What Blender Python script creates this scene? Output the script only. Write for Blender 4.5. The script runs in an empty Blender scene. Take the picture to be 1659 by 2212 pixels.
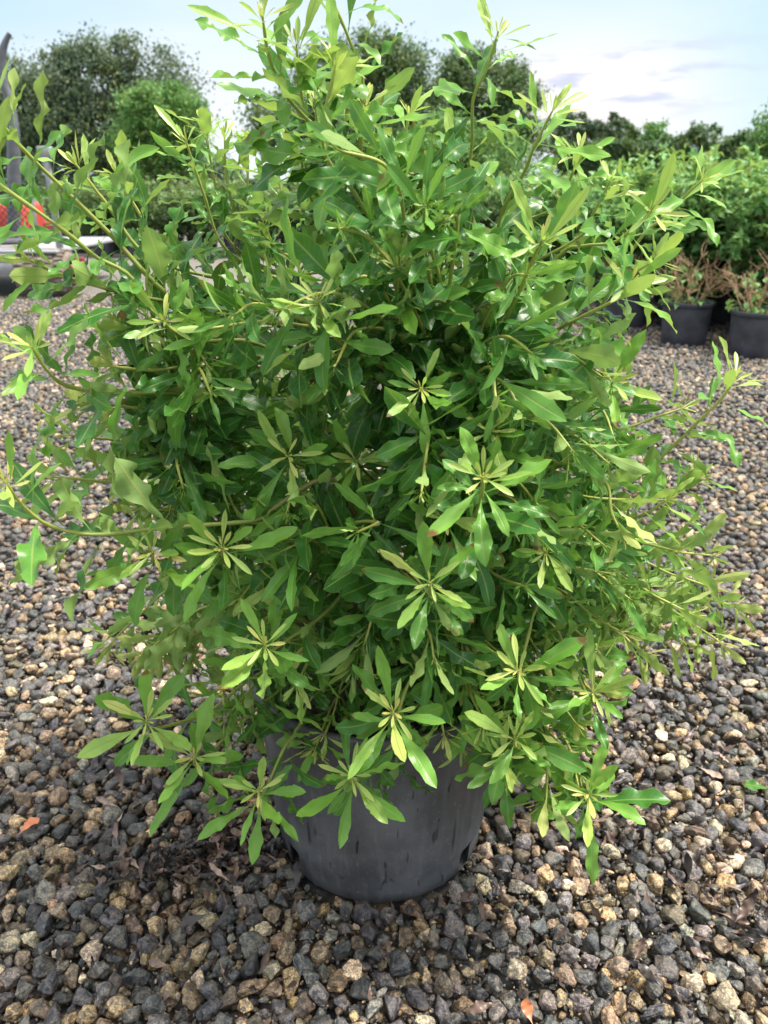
import bpy, math, random
import numpy as np

C = bpy.context.scene.collection
R = math.radians
rng = np.random.default_rng(7)
random.seed(7)

# ------------------------------------------------------------------ camera
H, PITCH, F = 1.25, R(22.9), 1671.0          # eye height, downward tilt, focal length in pixels of a 1659 x 2212 picture
cam = bpy.data.cameras.new('camera')
cam.sensor_fit = 'VERTICAL'; cam.sensor_height = 36.0; cam.lens = 36.0 * F / 2212
cam.clip_start = 0.02; cam.clip_end = 3000
cam.dof.use_dof = True; cam.dof.focus_distance = 1.10; cam.dof.aperture_fstop = 7.0
camo = bpy.data.objects.new('camera', cam); C.objects.link(camo)
camo.location = (0, 0, H); camo.rotation_euler = (R(90) - PITCH, 0, 0)
bpy.context.scene.camera = camo
cp, sp = math.cos(PITCH), math.sin(PITCH)
def P(px, py, Y):
    x, y = (px - 829.5) / F, -(py - 1106) / F
    t = Y / (cp + y * sp)
    return np.array([x * t, Y, H + t * (y * cp - sp)])
def G(px, py):
    x, y = (px - 829.5) / F, -(py - 1106) / F
    t = H / (sp - y * cp)
    return np.array([x * t, t * (cp + y * sp), 0.0])

# ------------------------------------------------------------------ light
SUN_EL, SUN_AZ = R(64), R(84)                # azimuth from +Y towards +X: high and to the right
scene = bpy.context.scene
scene.view_settings.view_transform = 'Standard'; scene.view_settings.look = 'None'
scene.view_settings.exposure = 1.25; scene.view_settings.gamma = 1
world = bpy.data.worlds.new('World'); scene.world = world; world.use_nodes = True
def build_world():
    nt = world.node_tree; N = nt.nodes; L = nt.links; N.clear()
    out = N.new('ShaderNodeOutputWorld'); bg = N.new('ShaderNodeBackground'); bg.inputs[1].default_value = 0.1
    L.new(bg.outputs[0], out.inputs[0])
    sky = N.new('ShaderNodeTexSky'); sky.sky_type = 'NISHITA'; sky.sun_disc = False
    sky.sun_elevation = SUN_EL; sky.sun_rotation = SUN_AZ; sky.air_density = 1.0; sky.dust_density = 0.6; sky.ozone_density = 1.5
    tc = N.new('ShaderNodeTexCoord')
    mp = N.new('ShaderNodeMapping'); mp.inputs['Scale'].default_value = (1, 1, 4.5); L.new(tc.outputs['Generated'], mp.inputs[0])
    nz = N.new('ShaderNodeTexNoise'); nz.inputs['Scale'].default_value = 2.3; nz.inputs['Detail'].default_value = 5; nz.inputs['Roughness'].default_value = 0.5
    L.new(mp.outputs[0], nz.inputs[0])
    def ramp(a, b, src):
        m = N.new('ShaderNodeMapRange'); m.interpolation_type = 'SMOOTHSTEP'
        m.inputs[1].default_value = a; m.inputs[2].default_value = b; L.new(src, m.inputs[0]); return m.outputs[0]
    def mixc(fac, a, b):
        m = N.new('ShaderNodeMix'); m.data_type = 'RGBA'
        for i, v in ((0, fac), (6, a), (7, b)):
            if hasattr(v, 'default_value') or isinstance(v, bpy.types.NodeSocket): L.new(v, m.inputs[i])
            else: m.inputs[i].default_value = v
        return m.outputs[2]
    def lobe(px, py, sx, sz):                # an elongated patch of sky around one direction
        d = P(px, py, 1.0) - np.array([0, 0, H]); d /= np.linalg.norm(d)
        s = N.new('ShaderNodeVectorMath'); s.operation = 'SUBTRACT'; s.inputs[1].default_value = d; L.new(tc.outputs['Generated'], s.inputs[0])
        k = N.new('ShaderNodeVectorMath'); k.operation = 'MULTIPLY'; k.inputs[1].default_value = (1/sx, 1/sx, 1/sz); L.new(s.outputs[0], k.inputs[0])
        ln = N.new('ShaderNodeVectorMath'); ln.operation = 'LENGTH'; L.new(k.outputs[0], ln.inputs[0])
        return ramp(1.0, 0.15, ln.outputs['Value'])
    def math2(op, a, b):
        m = N.new('ShaderNodeMath'); m.operation = op
        for i, v in enumerate((a, b)):
            if isinstance(v, bpy.types.NodeSocket): L.new(v, m.inputs[i])
            else: m.inputs[i].default_value = v
        m.use_clamp = True
        return m.outputs[0]
    dim = N.new('ShaderNodeMix'); dim.data_type = 'RGBA'; dim.blend_type = 'MULTIPLY'; dim.inputs[0].default_value = 1; L.new(sky.outputs[0], dim.inputs[6]); dim.inputs[7].default_value = (0.52, 0.52, 0.52, 1)
    veil = mixc(0.8, dim.outputs[2], (2.95, 4.0, 4.85, 1))
    cl = ramp(0.38, 0.68, nz.outputs[0])
    c1 = mixc(math2('MULTIPLY', cl, 0.5), veil, (4.15, 4.5, 4.75, 1))
    c2 = mixc(math2('MULTIPLY', lobe(430, 300, 0.36, 0.17), 0.85), c1, (4.3, 4.5, 4.7, 1))
    c3 = mixc(math2('MULTIPLY', lobe(1240, 215, 0.24, 0.10), 1.0), c2, (4.75, 4.6, 4.55, 1))
    nz2 = N.new('ShaderNodeTexNoise'); nz2.inputs['Scale'].default_value = 11; nz2.inputs['Detail'].default_value = 4
    mp2 = N.new('ShaderNodeMapping'); mp2.inputs['Scale'].default_value = (1, 1, 5); L.new(tc.outputs['Generated'], mp2.inputs[0]); L.new(mp2.outputs[0], nz2.inputs[0])
    wis = math2('MULTIPLY', ramp(0.52, 0.66, nz2.outputs[0]), lobe(1340, 170, 0.2, 0.06))
    c35 = mixc(math2('MULTIPLY', wis, 0.85), c3, (2.7, 3.0, 4.0, 1))
    # thin bright cloud overhead, as an overcast sky brightens towards the zenith
    sz = N.new('ShaderNodeSeparateXYZ'); L.new(tc.outputs['Generated'], sz.inputs[0])
    c4 = mixc(ramp(0.30, 0.75, sz.outputs[2]), c35, (7.6, 7.5, 7.4, 1))
    L.new(c4, bg.inputs[0])
build_world()
sun = bpy.data.lights.new('sun', 'SUN'); sun.energy = 3.3; sun.angle = R(14); sun.color = (1, 0.95, 0.86)
suno = bpy.data.objects.new('sun', sun); C.objects.link(suno)
suno.rotation_euler = (R(90) - SUN_EL, 0, math.pi - SUN_AZ)

# ------------------------------------------------------------------ helpers
def nrm(v): return v / np.maximum(np.linalg.norm(v, axis=-1, keepdims=True), 1e-9)
def tag(o, label=None, cat=None, group=None, kind=None):
    if label: o['label'] = label
    if cat: o['category'] = cat
    if group: o['group'] = group
    if kind: o['kind'] = kind
    return o
def empty(name, loc=(0, 0, 0), rz=0.0):
    o = bpy.data.objects.new(name, None); C.objects.link(o); o.location = loc; o.rotation_euler = (0, 0, rz); o.empty_display_size = 0.1
    return o
def copy_tree(o, parent=None):
    c = o.copy(); C.objects.link(c)
    if parent: c.parent = parent
    for ch in list(o.children): copy_tree(ch, c)
    return c
class MB:
    """Collects vertices, faces and attributes; build() links ONE mesh object."""
    def __init__(s): s.v = []; s.f = {3: [], 4: []}; s.a = {}; s.uv = []; s.n = 0; s.ms = {3: [], 4: []}
    def add(s, v, f, uv=None, mat=0, **att):
        v = np.asarray(v, np.float32).reshape(-1, 3); f = np.asarray(f, np.int64)
        k = f.shape[1]
        s.f[k].append(f + s.n); s.ms[k].append(np.full(len(f), mat, np.int32))
        for key, val in att.items():
            val = np.asarray(val, np.float32)
            s.a.setdefault(key, []).append((s.n, np.broadcast_to(val, (len(v),) + val.shape[1:] if val.ndim else (len(v),))))
        s.uv.append(np.zeros((len(v), 2), np.float32) if uv is None else np.asarray(uv, np.float32))
        s.v.append(v); s.n += len(v)
    def build(s, name, mats, parent=None, smooth=True):
        me = bpy.data.meshes.new(name)
        v = np.concatenate(s.v).astype(np.float32)
        me.vertices.add(len(v)); me.vertices.foreach_set('co', v.ravel())
        loops = []; starts = []; mi = []; off = 0
        for k in (3, 4):
            if s.f[k]:
                f = np.concatenate(s.f[k]); loops.append(f.ravel()); starts.append(off + np.arange(len(f)) * k); off += f.size
                mi.append(np.concatenate(s.ms[k]))
        loops = np.concatenate(loops).astype(np.int32); starts = np.concatenate(starts).astype(np.int32); mi = np.concatenate(mi)
        me.loops.add(len(loops)); me.loops.foreach_set('vertex_index', loops)
        me.polygons.add(len(starts)); me.polygons.foreach_set('loop_start', starts)
        me.update(calc_edges=True)
        me.polygons.foreach_set('material_index', mi)
        me.polygons.foreach_set('use_smooth', np.full(len(starts), smooth))
        for key, chunks in s.a.items():
            col = chunks[0][1].ndim == 2
            arr = np.zeros((len(v), 4) if col else len(v), np.float32)
            for o, val in chunks: arr[o:o + len(val)] = val
            at = me.attributes.new(key, 'FLOAT_COLOR' if col else 'FLOAT', 'POINT')
            at.data.foreach_set('color' if col else 'value', arr.ravel())
        uvl = me.uv_layers.new(name='UVMap'); uva = np.concatenate(s.uv)
        uvl.data.foreach_set('uv', uva[loops].ravel())
        for m in (mats if isinstance(mats, (list, tuple)) else [mats]): me.materials.append(m)
        me.validate()
        o = bpy.data.objects.new(name, me); C.objects.link(o)
        if parent: o.parent = parent
        return o
def gridfaces(nu, nv, wrap=False):
    i = np.arange(nu - 1)[:, None]; j = np.arange(nv if wrap else nv - 1)[None, :]; j2 = (j + 1) % nv
    return np.stack([i * nv + j, i * nv + j2, (i + 1) * nv + j2, (i + 1) * nv + j], -1).reshape(-1, 4)
def tube(mb, pts, rad, n=7, cap=True, **att):
    pts = np.asarray(pts, float); m = len(pts); rad = np.broadcast_to(np.asarray(rad, float), (m,))
    T = nrm(np.gradient(pts, axis=0)); ref = np.array([0.31, 0.17, 0.93]) if abs(T[0][2]) < 0.9 else np.array([0.9, 0.3, 0.1])
    U = np.zeros((m, 3)); u = nrm(ref - T[0] * ref.dot(T[0]))
    for i in range(m):
        u = nrm(u - T[i] * u.dot(T[i])); U[i] = u
    V = np.cross(T, U); a = np.arange(n) * 2 * math.pi / n
    v = pts[:, None] + rad[:, None, None] * (np.cos(a)[None, :, None] * U[:, None] + np.sin(a)[None, :, None] * V[:, None])
    at = {}
    for k, val in att.items():
        val = np.broadcast_to(np.asarray(val, float), (m,)); at[k] = np.repeat(val, n)
    uv = np.stack([np.repeat(np.linspace(0, 1, m), n), np.tile(np.arange(n) / n, m)], -1)
    mb.add(v.reshape(-1, 3), gridfaces(m, n, True), uv, **at)
    if cap:
        for e, c in ((0, pts[0]), (m - 1, pts[-1])):
            ring = v[e]; vv = np.concatenate([ring, c[None]]); j = np.arange(n)
            f = np.stack([j, (j + 1) % n, np.full(n, n)], -1)
            mb.add(vv, f[:, ::-1] if e == 0 else f, **{k: np.full(n + 1, x[e * n]) for k, x in at.items()})
def smooth_path(pts, n):
    pts = np.asarray(pts, float)
    if len(pts) < 3: return pts[0] + (pts[-1] - pts[0]) * np.linspace(0, 1, n)[:, None]
    p = np.concatenate([[2 * pts[0] - pts[1]], pts, [2 * pts[-1] - pts[-2]]])
    seg = np.linalg.norm(np.diff(pts, axis=0), axis=1); cum = np.concatenate([[0], np.cumsum(seg)])
    out = []
    for s in np.linspace(0, cum[-1], n):
        i = min(np.searchsorted(cum, s, 'right') - 1, len(seg) - 1); t = (s - cum[i]) / max(seg[i], 1e-9)
        a, b, c, d = p[i:i + 4]
        out.append(0.5 * (2 * b + (c - a) * t + (2 * a - 5 * b + 4 * c - d) * t * t + (3 * b - a - 3 * c + d) * t ** 3))
    return np.array(out)
def lathe(mb, prof, n=48, mat=0, wob=None, **att):
    prof = np.asarray(prof, float); a = np.arange(n) * 2 * math.pi / n
    r = prof[:, 0][:, None] * np.ones(n)
    if wob is not None: r = r * wob(prof[:, 1][:, None], a[None, :])
    v = np.stack([r * np.cos(a), r * np.sin(a), prof[:, 1][:, None] * np.ones(n)], -1)
    mb.add(v.reshape(-1, 3), gridfaces(len(prof), n, True)[:, ::-1] if False else gridfaces(len(prof), n, True), mat=mat, **att)
def box(mb, c, s, rot=None, bev=0.0, mat=0):
    c = np.asarray(c, float); hx, hy, hz = np.asarray(s, float) / 2
    b = min(bev, hx * .9, hy * .9, hz * .9)
    if b <= 0:
        v = np.array([[x * hx, y * hy, z * hz] for x in (-1, 1) for y in (-1, 1) for z in (-1, 1)])
        f = [[0, 1, 3, 2], [4, 6, 7, 5], [0, 4, 5, 1], [2, 3, 7, 6], [0, 2, 6, 4], [1, 5, 7, 3]]
        if rot is not None: v = v @ np.asarray(rot).T
        mb.add(v + c, f, mat=mat); return
    vs = []; idx = {}
    for sx in (-1, 1):
        for sy in (-1, 1):
            for sz in (-1, 1):
                for ax in range(3):
                    q = np.array([sx * (hx - b), sy * (hy - b), sz * (hz - b)]); q[ax] += (sx, sy, sz)[ax] * b
                    idx[(sx, sy, sz, ax)] = len(vs); vs.append(q)
    quads = []; tris = []
    for ax in range(3):
        o = [i for i in range(3) if i != ax]
        for s_ in (-1, 1):
            q = []
            for (p_, r_) in ((-1, -1), (1, -1), (1, 1), (-1, 1)):
                k = [0, 0, 0]; k[ax] = s_; k[o[0]] = p_; k[o[1]] = r_; q.append(idx[(*k, ax)])
            quads.append(q)
    for ax in range(3):                       # edges parallel to ax
        o = [i for i in range(3) if i != ax]
        for p_ in (-1, 1):
            for r_ in (-1, 1):
                k0 = [0, 0, 0]; k0[o[0]] = p_; k0[o[1]] = r_
                ka = list(k0); ka[ax] = -1; kb = list(k0); kb[ax] = 1
                quads.append([idx[(*ka, o[0])], idx[(*kb, o[0])], idx[(*kb, o[1])], idx[(*ka, o[1])]])
    for sx in (-1, 1):
        for sy in (-1, 1):
            for sz in (-1, 1): tris.append([idx[(sx, sy, sz, i)] for i in range(3)])
    vs = np.array(vs)
    def fix(fs):
        out = []
        for f in fs:
            p = vs[f]; n_ = np.cross(p[1] - p[0], p[2] - p[0])
            out.append(f if n_.dot(p.mean(0)) > 0 else f[::-1])
        return np.array(out)
    quads = fix(quads); tris = fix(tris)
    if rot is not None: vs = vs @ np.asarray(rot).T
    mb.add(vs + c, quads, mat=mat); mb.add(vs + c, tris, mat=mat)

# ------------------------------------------------------------------ materials
def new_mat(name):
    m = bpy.data.materials.new(name); m.use_nodes = True; nt = m.node_tree; nt.nodes.clear()
    out = nt.nodes.new('ShaderNodeOutputMaterial'); b = nt.nodes.new('ShaderNodeBsdfPrincipled')
    nt.links.new(b.outputs[0], out.inputs[0]); return m, nt, b, out
class NT:
    def __init__(s, nt): s.nt = nt
    def node(s, t, **kw):
        n = s.nt.nodes.new(t)
        for k, v in kw.items(): setattr(n, k, v)
        return n
    def put(s, sock, v):
        if isinstance(v, bpy.types.NodeSocket): s.nt.links.new(v, sock)
        else: sock.default_value = v
    def mix(s, f, a, b, blend='MIX'):
        n = s.node('ShaderNodeMix', data_type='RGBA', blend_type=blend); s.put(n.inputs[0], f); s.put(n.inputs[6], a); s.put(n.inputs[7], b); return n.outputs[2]
    def m(s, op, a, b=0.0, clamp=False):
        n = s.node('ShaderNodeMath', operation=op, use_clamp=clamp); s.put(n.inputs[0], a); s.put(n.inputs[1], b); return n.outputs[0]
    def rng(s, x, a, b, c=0.0, d=1.0):
        n = s.node('ShaderNodeMapRange', interpolation_type='SMOOTHSTEP'); s.put(n.inputs[0], x)
        for i, v in zip((1, 2, 3, 4), (a, b, c, d)): n.inputs[i].default_value = v
        return n.outputs[0]
    def attr(s, name): return s.node('ShaderNodeAttribute', attribute_name=name)
    def noise(s, scale, detail=3, rough=0.5, vec=None, mapscale=None):
        n = s.node('ShaderNodeTexNoise'); n.inputs['Scale'].default_value = scale; n.inputs['Detail'].default_value = detail; n.inputs['Roughness'].default_value = rough
        if vec is None: vec = s.node('ShaderNodeTexCoord').outputs['Object']
        if mapscale:
            mp = s.node('ShaderNodeMapping'); mp.inputs['Scale'].default_value = mapscale; s.nt.links.new(vec, mp.inputs[0]); vec = mp.outputs[0]
        s.nt.links.new(vec, n.inputs['Vector']); return n.outputs[0]
    def ramp(s, fac, stops, const=False):
        n = s.node('ShaderNodeValToRGB'); cr = n.color_ramp
        if const: cr.interpolation = 'CONSTANT'
        while len(cr.elements) < len(stops): cr.elements.new(0.5)
        for e, (p, c) in zip(cr.elements, stops): e.position = p; e.color = (*c, 1)
        s.put(n.inputs[0], fac); return n.outputs[0]
    def bump(s, h, strength, dist, b):
        n = s.node('ShaderNodeBump'); n.inputs['Strength'].default_value = strength; n.inputs['Distance'].default_value = dist
        s.put(n.inputs['Height'], h); s.nt.links.new(n.outputs[0], b.inputs['Normal']); return n
def c4(r, g, b): return (r, g, b, 1)
M = {}
def plain(name, col, rough=0.5, var=0.25, scale=20, metal=0.0, bump=0.0):
    m, nt, b, out = new_mat(name); t = NT(nt)
    nz = t.noise(scale, 5, 0.6)
    dk = tuple(x * (1 - var) for x in col); lt = tuple(min(1, x * (1 + var)) for x in col)
    t.put(b.inputs['Base Color'], t.mix(t.rng(nz, 0.3, 0.7), c4(*dk), c4(*lt)))
    b.inputs['Roughness'].default_value = rough; b.inputs['Metallic'].default_value = metal
    if bump: t.bump(nz, bump, 0.01, b)
    M[name] = m; return m

def leaf_material(name, stops, back, trans, transcol, rough=0.36, veins=True):
    """age attribute: 0 = old dark leaf, 1 = just opened."""
    m, nt, b, out = new_mat(name); t = NT(nt)
    age = t.attr('age').outputs['Fac']; rnd = t.attr('rnd').outputs['Fac']
    col = t.ramp(age, stops)
    col = t.mix(t.m('MULTIPLY', rnd, 0.45), col, t.mix(1.0, col, c4(0.55, 0.72, 0.62), 'MULTIPLY'))
    nz = t.noise(38, 4, 0.6)
    col = t.mix(t.rng(nz, 0.35, 0.75, 0.0, 0.35), col, t.mix(1.0, col, c4(1.6, 1.45, 1.2), 'MULTIPLY'))
    bk = t.ramp(age, [(0.0, tuple(x * 0.62 for x in back)), (0.35, back), (1.0, (0.58, 0.52, 0.16))])
    geo = t.node('ShaderNodeNewGeometry')
    if veins:
        uv = t.node('ShaderNodeUVMap'); sx = t.node('ShaderNodeSeparateXYZ'); nt.links.new(uv.outputs[0], sx.inputs[0])
        av = t.m('ABSOLUTE', sx.outputs[1])
        rib = t.rng(av, 0.13, 0.04)
        vein = t.m('SINE', t.m('SUBTRACT', t.m('MULTIPLY', sx.outputs[0], 95.0), t.m('MULTIPLY', av, 9.0)))
        vein = t.m('MULTIPLY', t.rng(vein, 0.80, 1.0), 0.16)
        v = t.m('MAXIMUM', t.m('MULTIPLY', rib, 0.8), vein)
        col = t.mix(v, col, c4(0.26, 0.36, 0.09))
        bk = t.mix(t.m('MULTIPLY', v, 0.8), bk, c4(0.36, 0.38, 0.12))
        edge = t.rng(av, 0.90, 0.98)
        col = t.mix(t.m('MULTIPLY', edge, 0.4), col, c4(0.25, 0.33, 0.09))
        t.bump(t.m('SUBTRACT', t.m('MULTIPLY', nz, 0.6), t.m('ADD', rib, vein)), 0.35, 0.001, b)
    if veins:
        tipn = t.m('ADD', sx.outputs[0], t.m('MULTIPLY', t.m('SUBTRACT', nz, 0.5), 0.5))
        br = t.m('MULTIPLY', t.rng(tipn, 0.90, 0.97), t.rng(rnd, 0.86, 0.90))
        sp = t.m('MULTIPLY', t.rng(t.noise(210, 2, 0.5), 0.70, 0.74), t.rng(rnd, 0.55, 0.65))
        br = t.m('MAXIMUM', br, t.m('MULTIPLY', sp, 0.7))
        col = t.mix(br, col, c4(0.17, 0.09, 0.03)); bk = t.mix(br, bk, c4(0.20, 0.11, 0.05))
    fc = t.mix(geo.outputs['Backfacing'], col, bk)
    t.put(b.inputs['Base Color'], fc)
    t.put(b.inputs['Roughness'], t.m('ADD', rough, t.m('MULTIPLY', geo.outputs['Backfacing'], 0.3)))
    b.inputs['Specular IOR Level'].default_value = 0.42
    tr = t.node('ShaderNodeBsdfTranslucent'); t.put(tr.inputs[0], t.mix(t.m('ADD', t.m('MULTIPLY', age, 0.6), 0.25), fc, c4(*transcol)))
    mx = t.node('ShaderNodeMixShader'); mx.inputs[0].default_value = trans
    nt.links.new(b.outputs[0], mx.inputs[1]); nt.links.new(tr.outputs[0], mx.inputs[2]); nt.links.new(mx.outputs[0], out.inputs[0])
    M[name] = m; return m
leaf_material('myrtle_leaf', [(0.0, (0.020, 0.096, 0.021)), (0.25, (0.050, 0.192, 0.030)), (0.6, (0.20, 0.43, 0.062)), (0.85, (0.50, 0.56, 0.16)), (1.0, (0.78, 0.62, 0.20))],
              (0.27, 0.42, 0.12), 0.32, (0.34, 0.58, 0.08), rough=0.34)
leaf_material('nursery_leaf', [(0.0, (0.085, 0.20, 0.065)), (0.5, (0.17, 0.37, 0.12)), (1.0, (0.32, 0.56, 0.21))],
              (0.16, 0.30, 0.10), 0.35, (0.28, 0.5, 0.1), rough=0.5, veins=False)
leaf_material('pale_shrub_leaf', [(0.0, (0.07, 0.14, 0.05)), (0.5, (0.15, 0.27, 0.09)), (1.0, (0.28, 0.40, 0.16))],
              (0.14, 0.21, 0.08), 0.25, (0.25, 0.36, 0.09), rough=0.5, veins=False)
def tree_mat(name, lo, hi): return leaf_material(name, [(0.0, lo), (1.0, hi)], hi, 0.22, hi, rough=0.55, veins=False)
tree_mat('oak_leaf', (0.07, 0.11, 0.075), (0.14, 0.205, 0.13))
tree_mat('dark_leaf', (0.05, 0.095, 0.042), (0.125, 0.22, 0.085))
tree_mat('bright_leaf', (0.08, 0.19, 0.055), (0.18, 0.36, 0.10))
tree_mat('blue_leaf', (0.030, 0.065, 0.040), (0.08, 0.14, 0.075))
plain('bark', (0.10, 0.08, 0.065), 0.85, 0.4, 6, bump=0.5)
plain('twig_brown', (0.42, 0.27, 0.15), 0.7, 0.35, 40)
plain('soil', (0.035, 0.027, 0.022), 0.95, 0.5, 60, bump=1.0)
plain('grey_metal', (0.27, 0.275, 0.29), 0.6, 0.15, 9)
plain('dark_steel', (0.13, 0.135, 0.15), 0.45, 0.2, 9)
plain('red_paint', (0.50, 0.06, 0.04), 0.4, 0.15, 8)
plain('dark_red_paint', (0.16, 0.02, 0.02), 0.5, 0.2, 8)
plain('rust', (0.30, 0.17, 0.10), 0.8, 0.5, 14)
plain('tyre_rubber', (0.19, 0.155, 0.125), 0.9, 0.4, 16)
plain('black_rubber', (0.02, 0.02, 0.022), 0.8, 0.3, 16)
plain('white_petal', (0.82, 0.78, 0.78), 0.6, 0.06, 30)
plain('dark_mesh', (0.05, 0.05, 0.055), 0.6, 0.2, 12)
def stem_mat():
    m, nt, b, out = new_mat('stem'); t = NT(nt)
    age = t.attr('age').outputs['Fac']
    col = t.ramp(age, [(0.0, (0.075, 0.040, 0.022)), (0.3, (0.13, 0.13, 0.03)), (0.6, (0.18, 0.245, 0.045)), (1.0, (0.36, 0.39, 0.08))])
    nz = t.noise(90, 3)
    col = t.mix(t.rng(nz, 0.5, 0.8, 0, 0.35), col, c4(0.25, 0.11, 0.03))
    t.put(b.inputs['Base Color'], col); b.inputs['Roughness'].default_value = 0.5; t.bump(nz, 0.3, 0.001, b)
    M['stem'] = m
stem_mat()
def pot_mat(name, base, wet):
    m, nt, b, out = new_mat(name); t = NT(nt)
    tc = t.node('ShaderNodeTexCoord').outputs['Object']
    n1 = t.noise(7, 5, 0.6, tc); n2 = t.noise(160, 2, 0.6, tc)
    dust = t.rng(n1, 0.3, 0.75)
    col = t.mix(dust, c4(*[x * 0.6 for x in base]), c4(*[x * 1.5 for x in base]))
    col = t.mix(t.rng(n2, 0.62, 0.75, 0, 0.5), col, c4(*[x * 3.0 for x in base]))
    rgh = t.rng(n1, 0.3, 0.7, 0.42, 0.62)
    if wet:                                   # rain splashes that ran down the wall
        st = t.noise(42, 3, 0.5, tc, (1.7, 1.7, 0.24)); fl = t.m('MULTIPLY', t.rng(st, 0.65, 0.67), 0.7)
        col = t.mix(fl, col, c4(0.018, 0.018, 0.020)); rgh = t.m('SUBTRACT', rgh, t.m('MULTIPLY', fl, 0.3))
        scr = t.noise(30, 3, 0.6, tc, (3, 3, 0.12)); col = t.mix(t.rng(scr, 0.5, 0.78, 0, 0.28), col, c4(*[x * 2.2 for x in base]))
    t.put(b.inputs['Base Color'], col); t.put(b.inputs['Roughness'], rgh)
    t.bump(t.m('ADD', n1, t.m('MULTIPLY', n2, 0.15)), 0.12, 0.004, b); M[name] = m
pot_mat('pot_plastic', (0.088, 0.088, 0.094), True)
pot_mat('far_pot_plastic', (0.045, 0.048, 0.060), False)
PAL = np.array([(0.052, 0.056, 0.061), (0.082, 0.085, 0.088), (0.11, 0.108, 0.105), (0.165, 0.155, 0.145), (0.22, 0.172, 0.118), (0.30, 0.225, 0.135),
                (0.30, 0.17, 0.09), (0.40, 0.335, 0.25), (0.09, 0.075, 0.055), (0.16, 0.12, 0.075)])
PALW = np.array([.17, .21, .16, .11, .11, .09, .002, .065, .06, .055]); PALW /= PALW.sum()
def stone_mat():
    m, nt, b, out = new_mat('crushed_stone'); t = NT(nt)
    col = t.attr('col').outputs['Color']; tc = t.node('ShaderNodeTexCoord').outputs['Object']
    n1 = t.noise(95, 5, 0.7, tc); n2 = t.noise(330, 3, 0.65, tc); n3 = t.noise(110, 4, 0.7, tc, (1, 1.4, 0.8))
    c = t.mix(t.rng(n1, 0.42, 0.58), t.mix(1.0, col, c4(0.55, 0.57, 0.62), 'MULTIPLY'), t.mix(1.0, col, c4(1.65, 1.55, 1.42), 'MULTIPLY'))
    c = t.mix(t.rng(n2, 0.48, 0.62, 0, 0.8), c, t.mix(1.0, c, c4(2.3, 2.1, 1.75), 'MULTIPLY'))
    c = t.mix(t.rng(n3, 0.56, 0.66, 0, 0.55), c, c4(0.024, 0.025, 0.028))
    n4 = t.noise(45, 2, 0.5, tc); c = t.mix(t.rng(n4, 0.56, 0.66, 0, 0.28), c, c4(0.26, 0.19, 0.12))
    t.put(b.inputs['Base Color'], c); t.put(b.inputs['Roughness'], t.rng(n1, 0.3, 0.7, 0.30, 0.62))
    t.bump(t.m('ADD', n1, t.m('MULTIPLY', n2, 0.5)), 0.8, 0.004, b); M['crushed_stone'] = m
stone_mat()
def ground_mat():
    m, nt, b, out = new_mat('gravel_ground'); t = NT(nt)
    tc = t.node('ShaderNodeTexCoord').outputs['Object']
    vo = t.node('ShaderNodeTexVoronoi'); vo.inputs['Scale'].default_value = 30; nt.links.new(tc, vo.inputs['Vector'])
    sx = t.node('ShaderNodeSeparateXYZ'); nt.links.new(vo.outputs['Color'], sx.inputs[0])
    cum = np.concatenate([[0], np.cumsum(PALW)[:-1]])
    col = t.ramp(sx.outputs[0], [(float(p), tuple(c * 0.85)) for p, c in zip(cum, PAL)], True)
    gap_shade = t.rng(vo.outputs['Distance'], 0.40, 0.70)
    col = t.mix(t.m('MULTIPLY', gap_shade, 0.7), col, c4(0.03, 0.028, 0.027))  # self-shadowing between stones painted into the colour as dark gaps
    big = t.noise(0.35, 4, 0.6, tc)
    col = t.mix(t.rng(big, 0.40, 0.62, 0, 0.35), col, c4(0.15, 0.13, 0.115))
    ln = t.node('ShaderNodeVectorMath', operation='LENGTH'); nt.links.new(tc, ln.inputs[0])
    far = t.rng(t.m('ADD', ln.outputs['Value'], t.m('MULTIPLY', big, 5.0)), 10.5, 14.5, 0, 0.75)   # beyond the potting bay the yard is pale packed fines
    col = t.mix(far, col, t.mix(big, c4(0.15, 0.137, 0.128), c4(0.23, 0.205, 0.185)))
    grass = t.rng(ln.outputs['Value'], 24, 30)
    col = t.mix(grass, col, t.mix(big, c4(0.05, 0.09, 0.03), c4(0.10, 0.13, 0.05)))
    t.put(b.inputs['Base Color'], col); b.inputs['Roughness'].default_value = 0.8
    t.bump(vo.outputs['Distance'], 0.8, -0.02, b); M['gravel_ground'] = m
ground_mat()
def litter_mat():
    m, nt, b, out = new_mat('dead_leaf'); t = NT(nt)
    age = t.attr('age').outputs['Fac']
    col = t.ramp(age, [(0.0, (0.013, 0.011, 0.012)), (0.5, (0.040, 0.030, 0.028)), (0.8, (0.16, 0.10, 0.075)), (1.0, (0.38, 0.28, 0.22))])
    nz = t.noise(60, 4, 0.6); col = t.mix(t.rng(nz, 0.45, 0.7, 0, 0.6), col, t.mix(1.0, col, c4(0.4, 0.35, 0.35), 'MULTIPLY'))
    t.put(b.inputs['Base Color'], col); b.inputs['Roughness'].default_value = 0.4; M['dead_leaf'] = m
    m, nt, b, out = new_mat('orange_leaf'); t = NT(nt)
    t.put(b.inputs['Base Color'], t.mix(t.noise(70, 4), c4(0.36, 0.10, 0.035), c4(0.55, 0.20, 0.09))); b.inputs['Roughness'].default_value = 0.4; M['orange_leaf'] = m
litter_mat()

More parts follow.
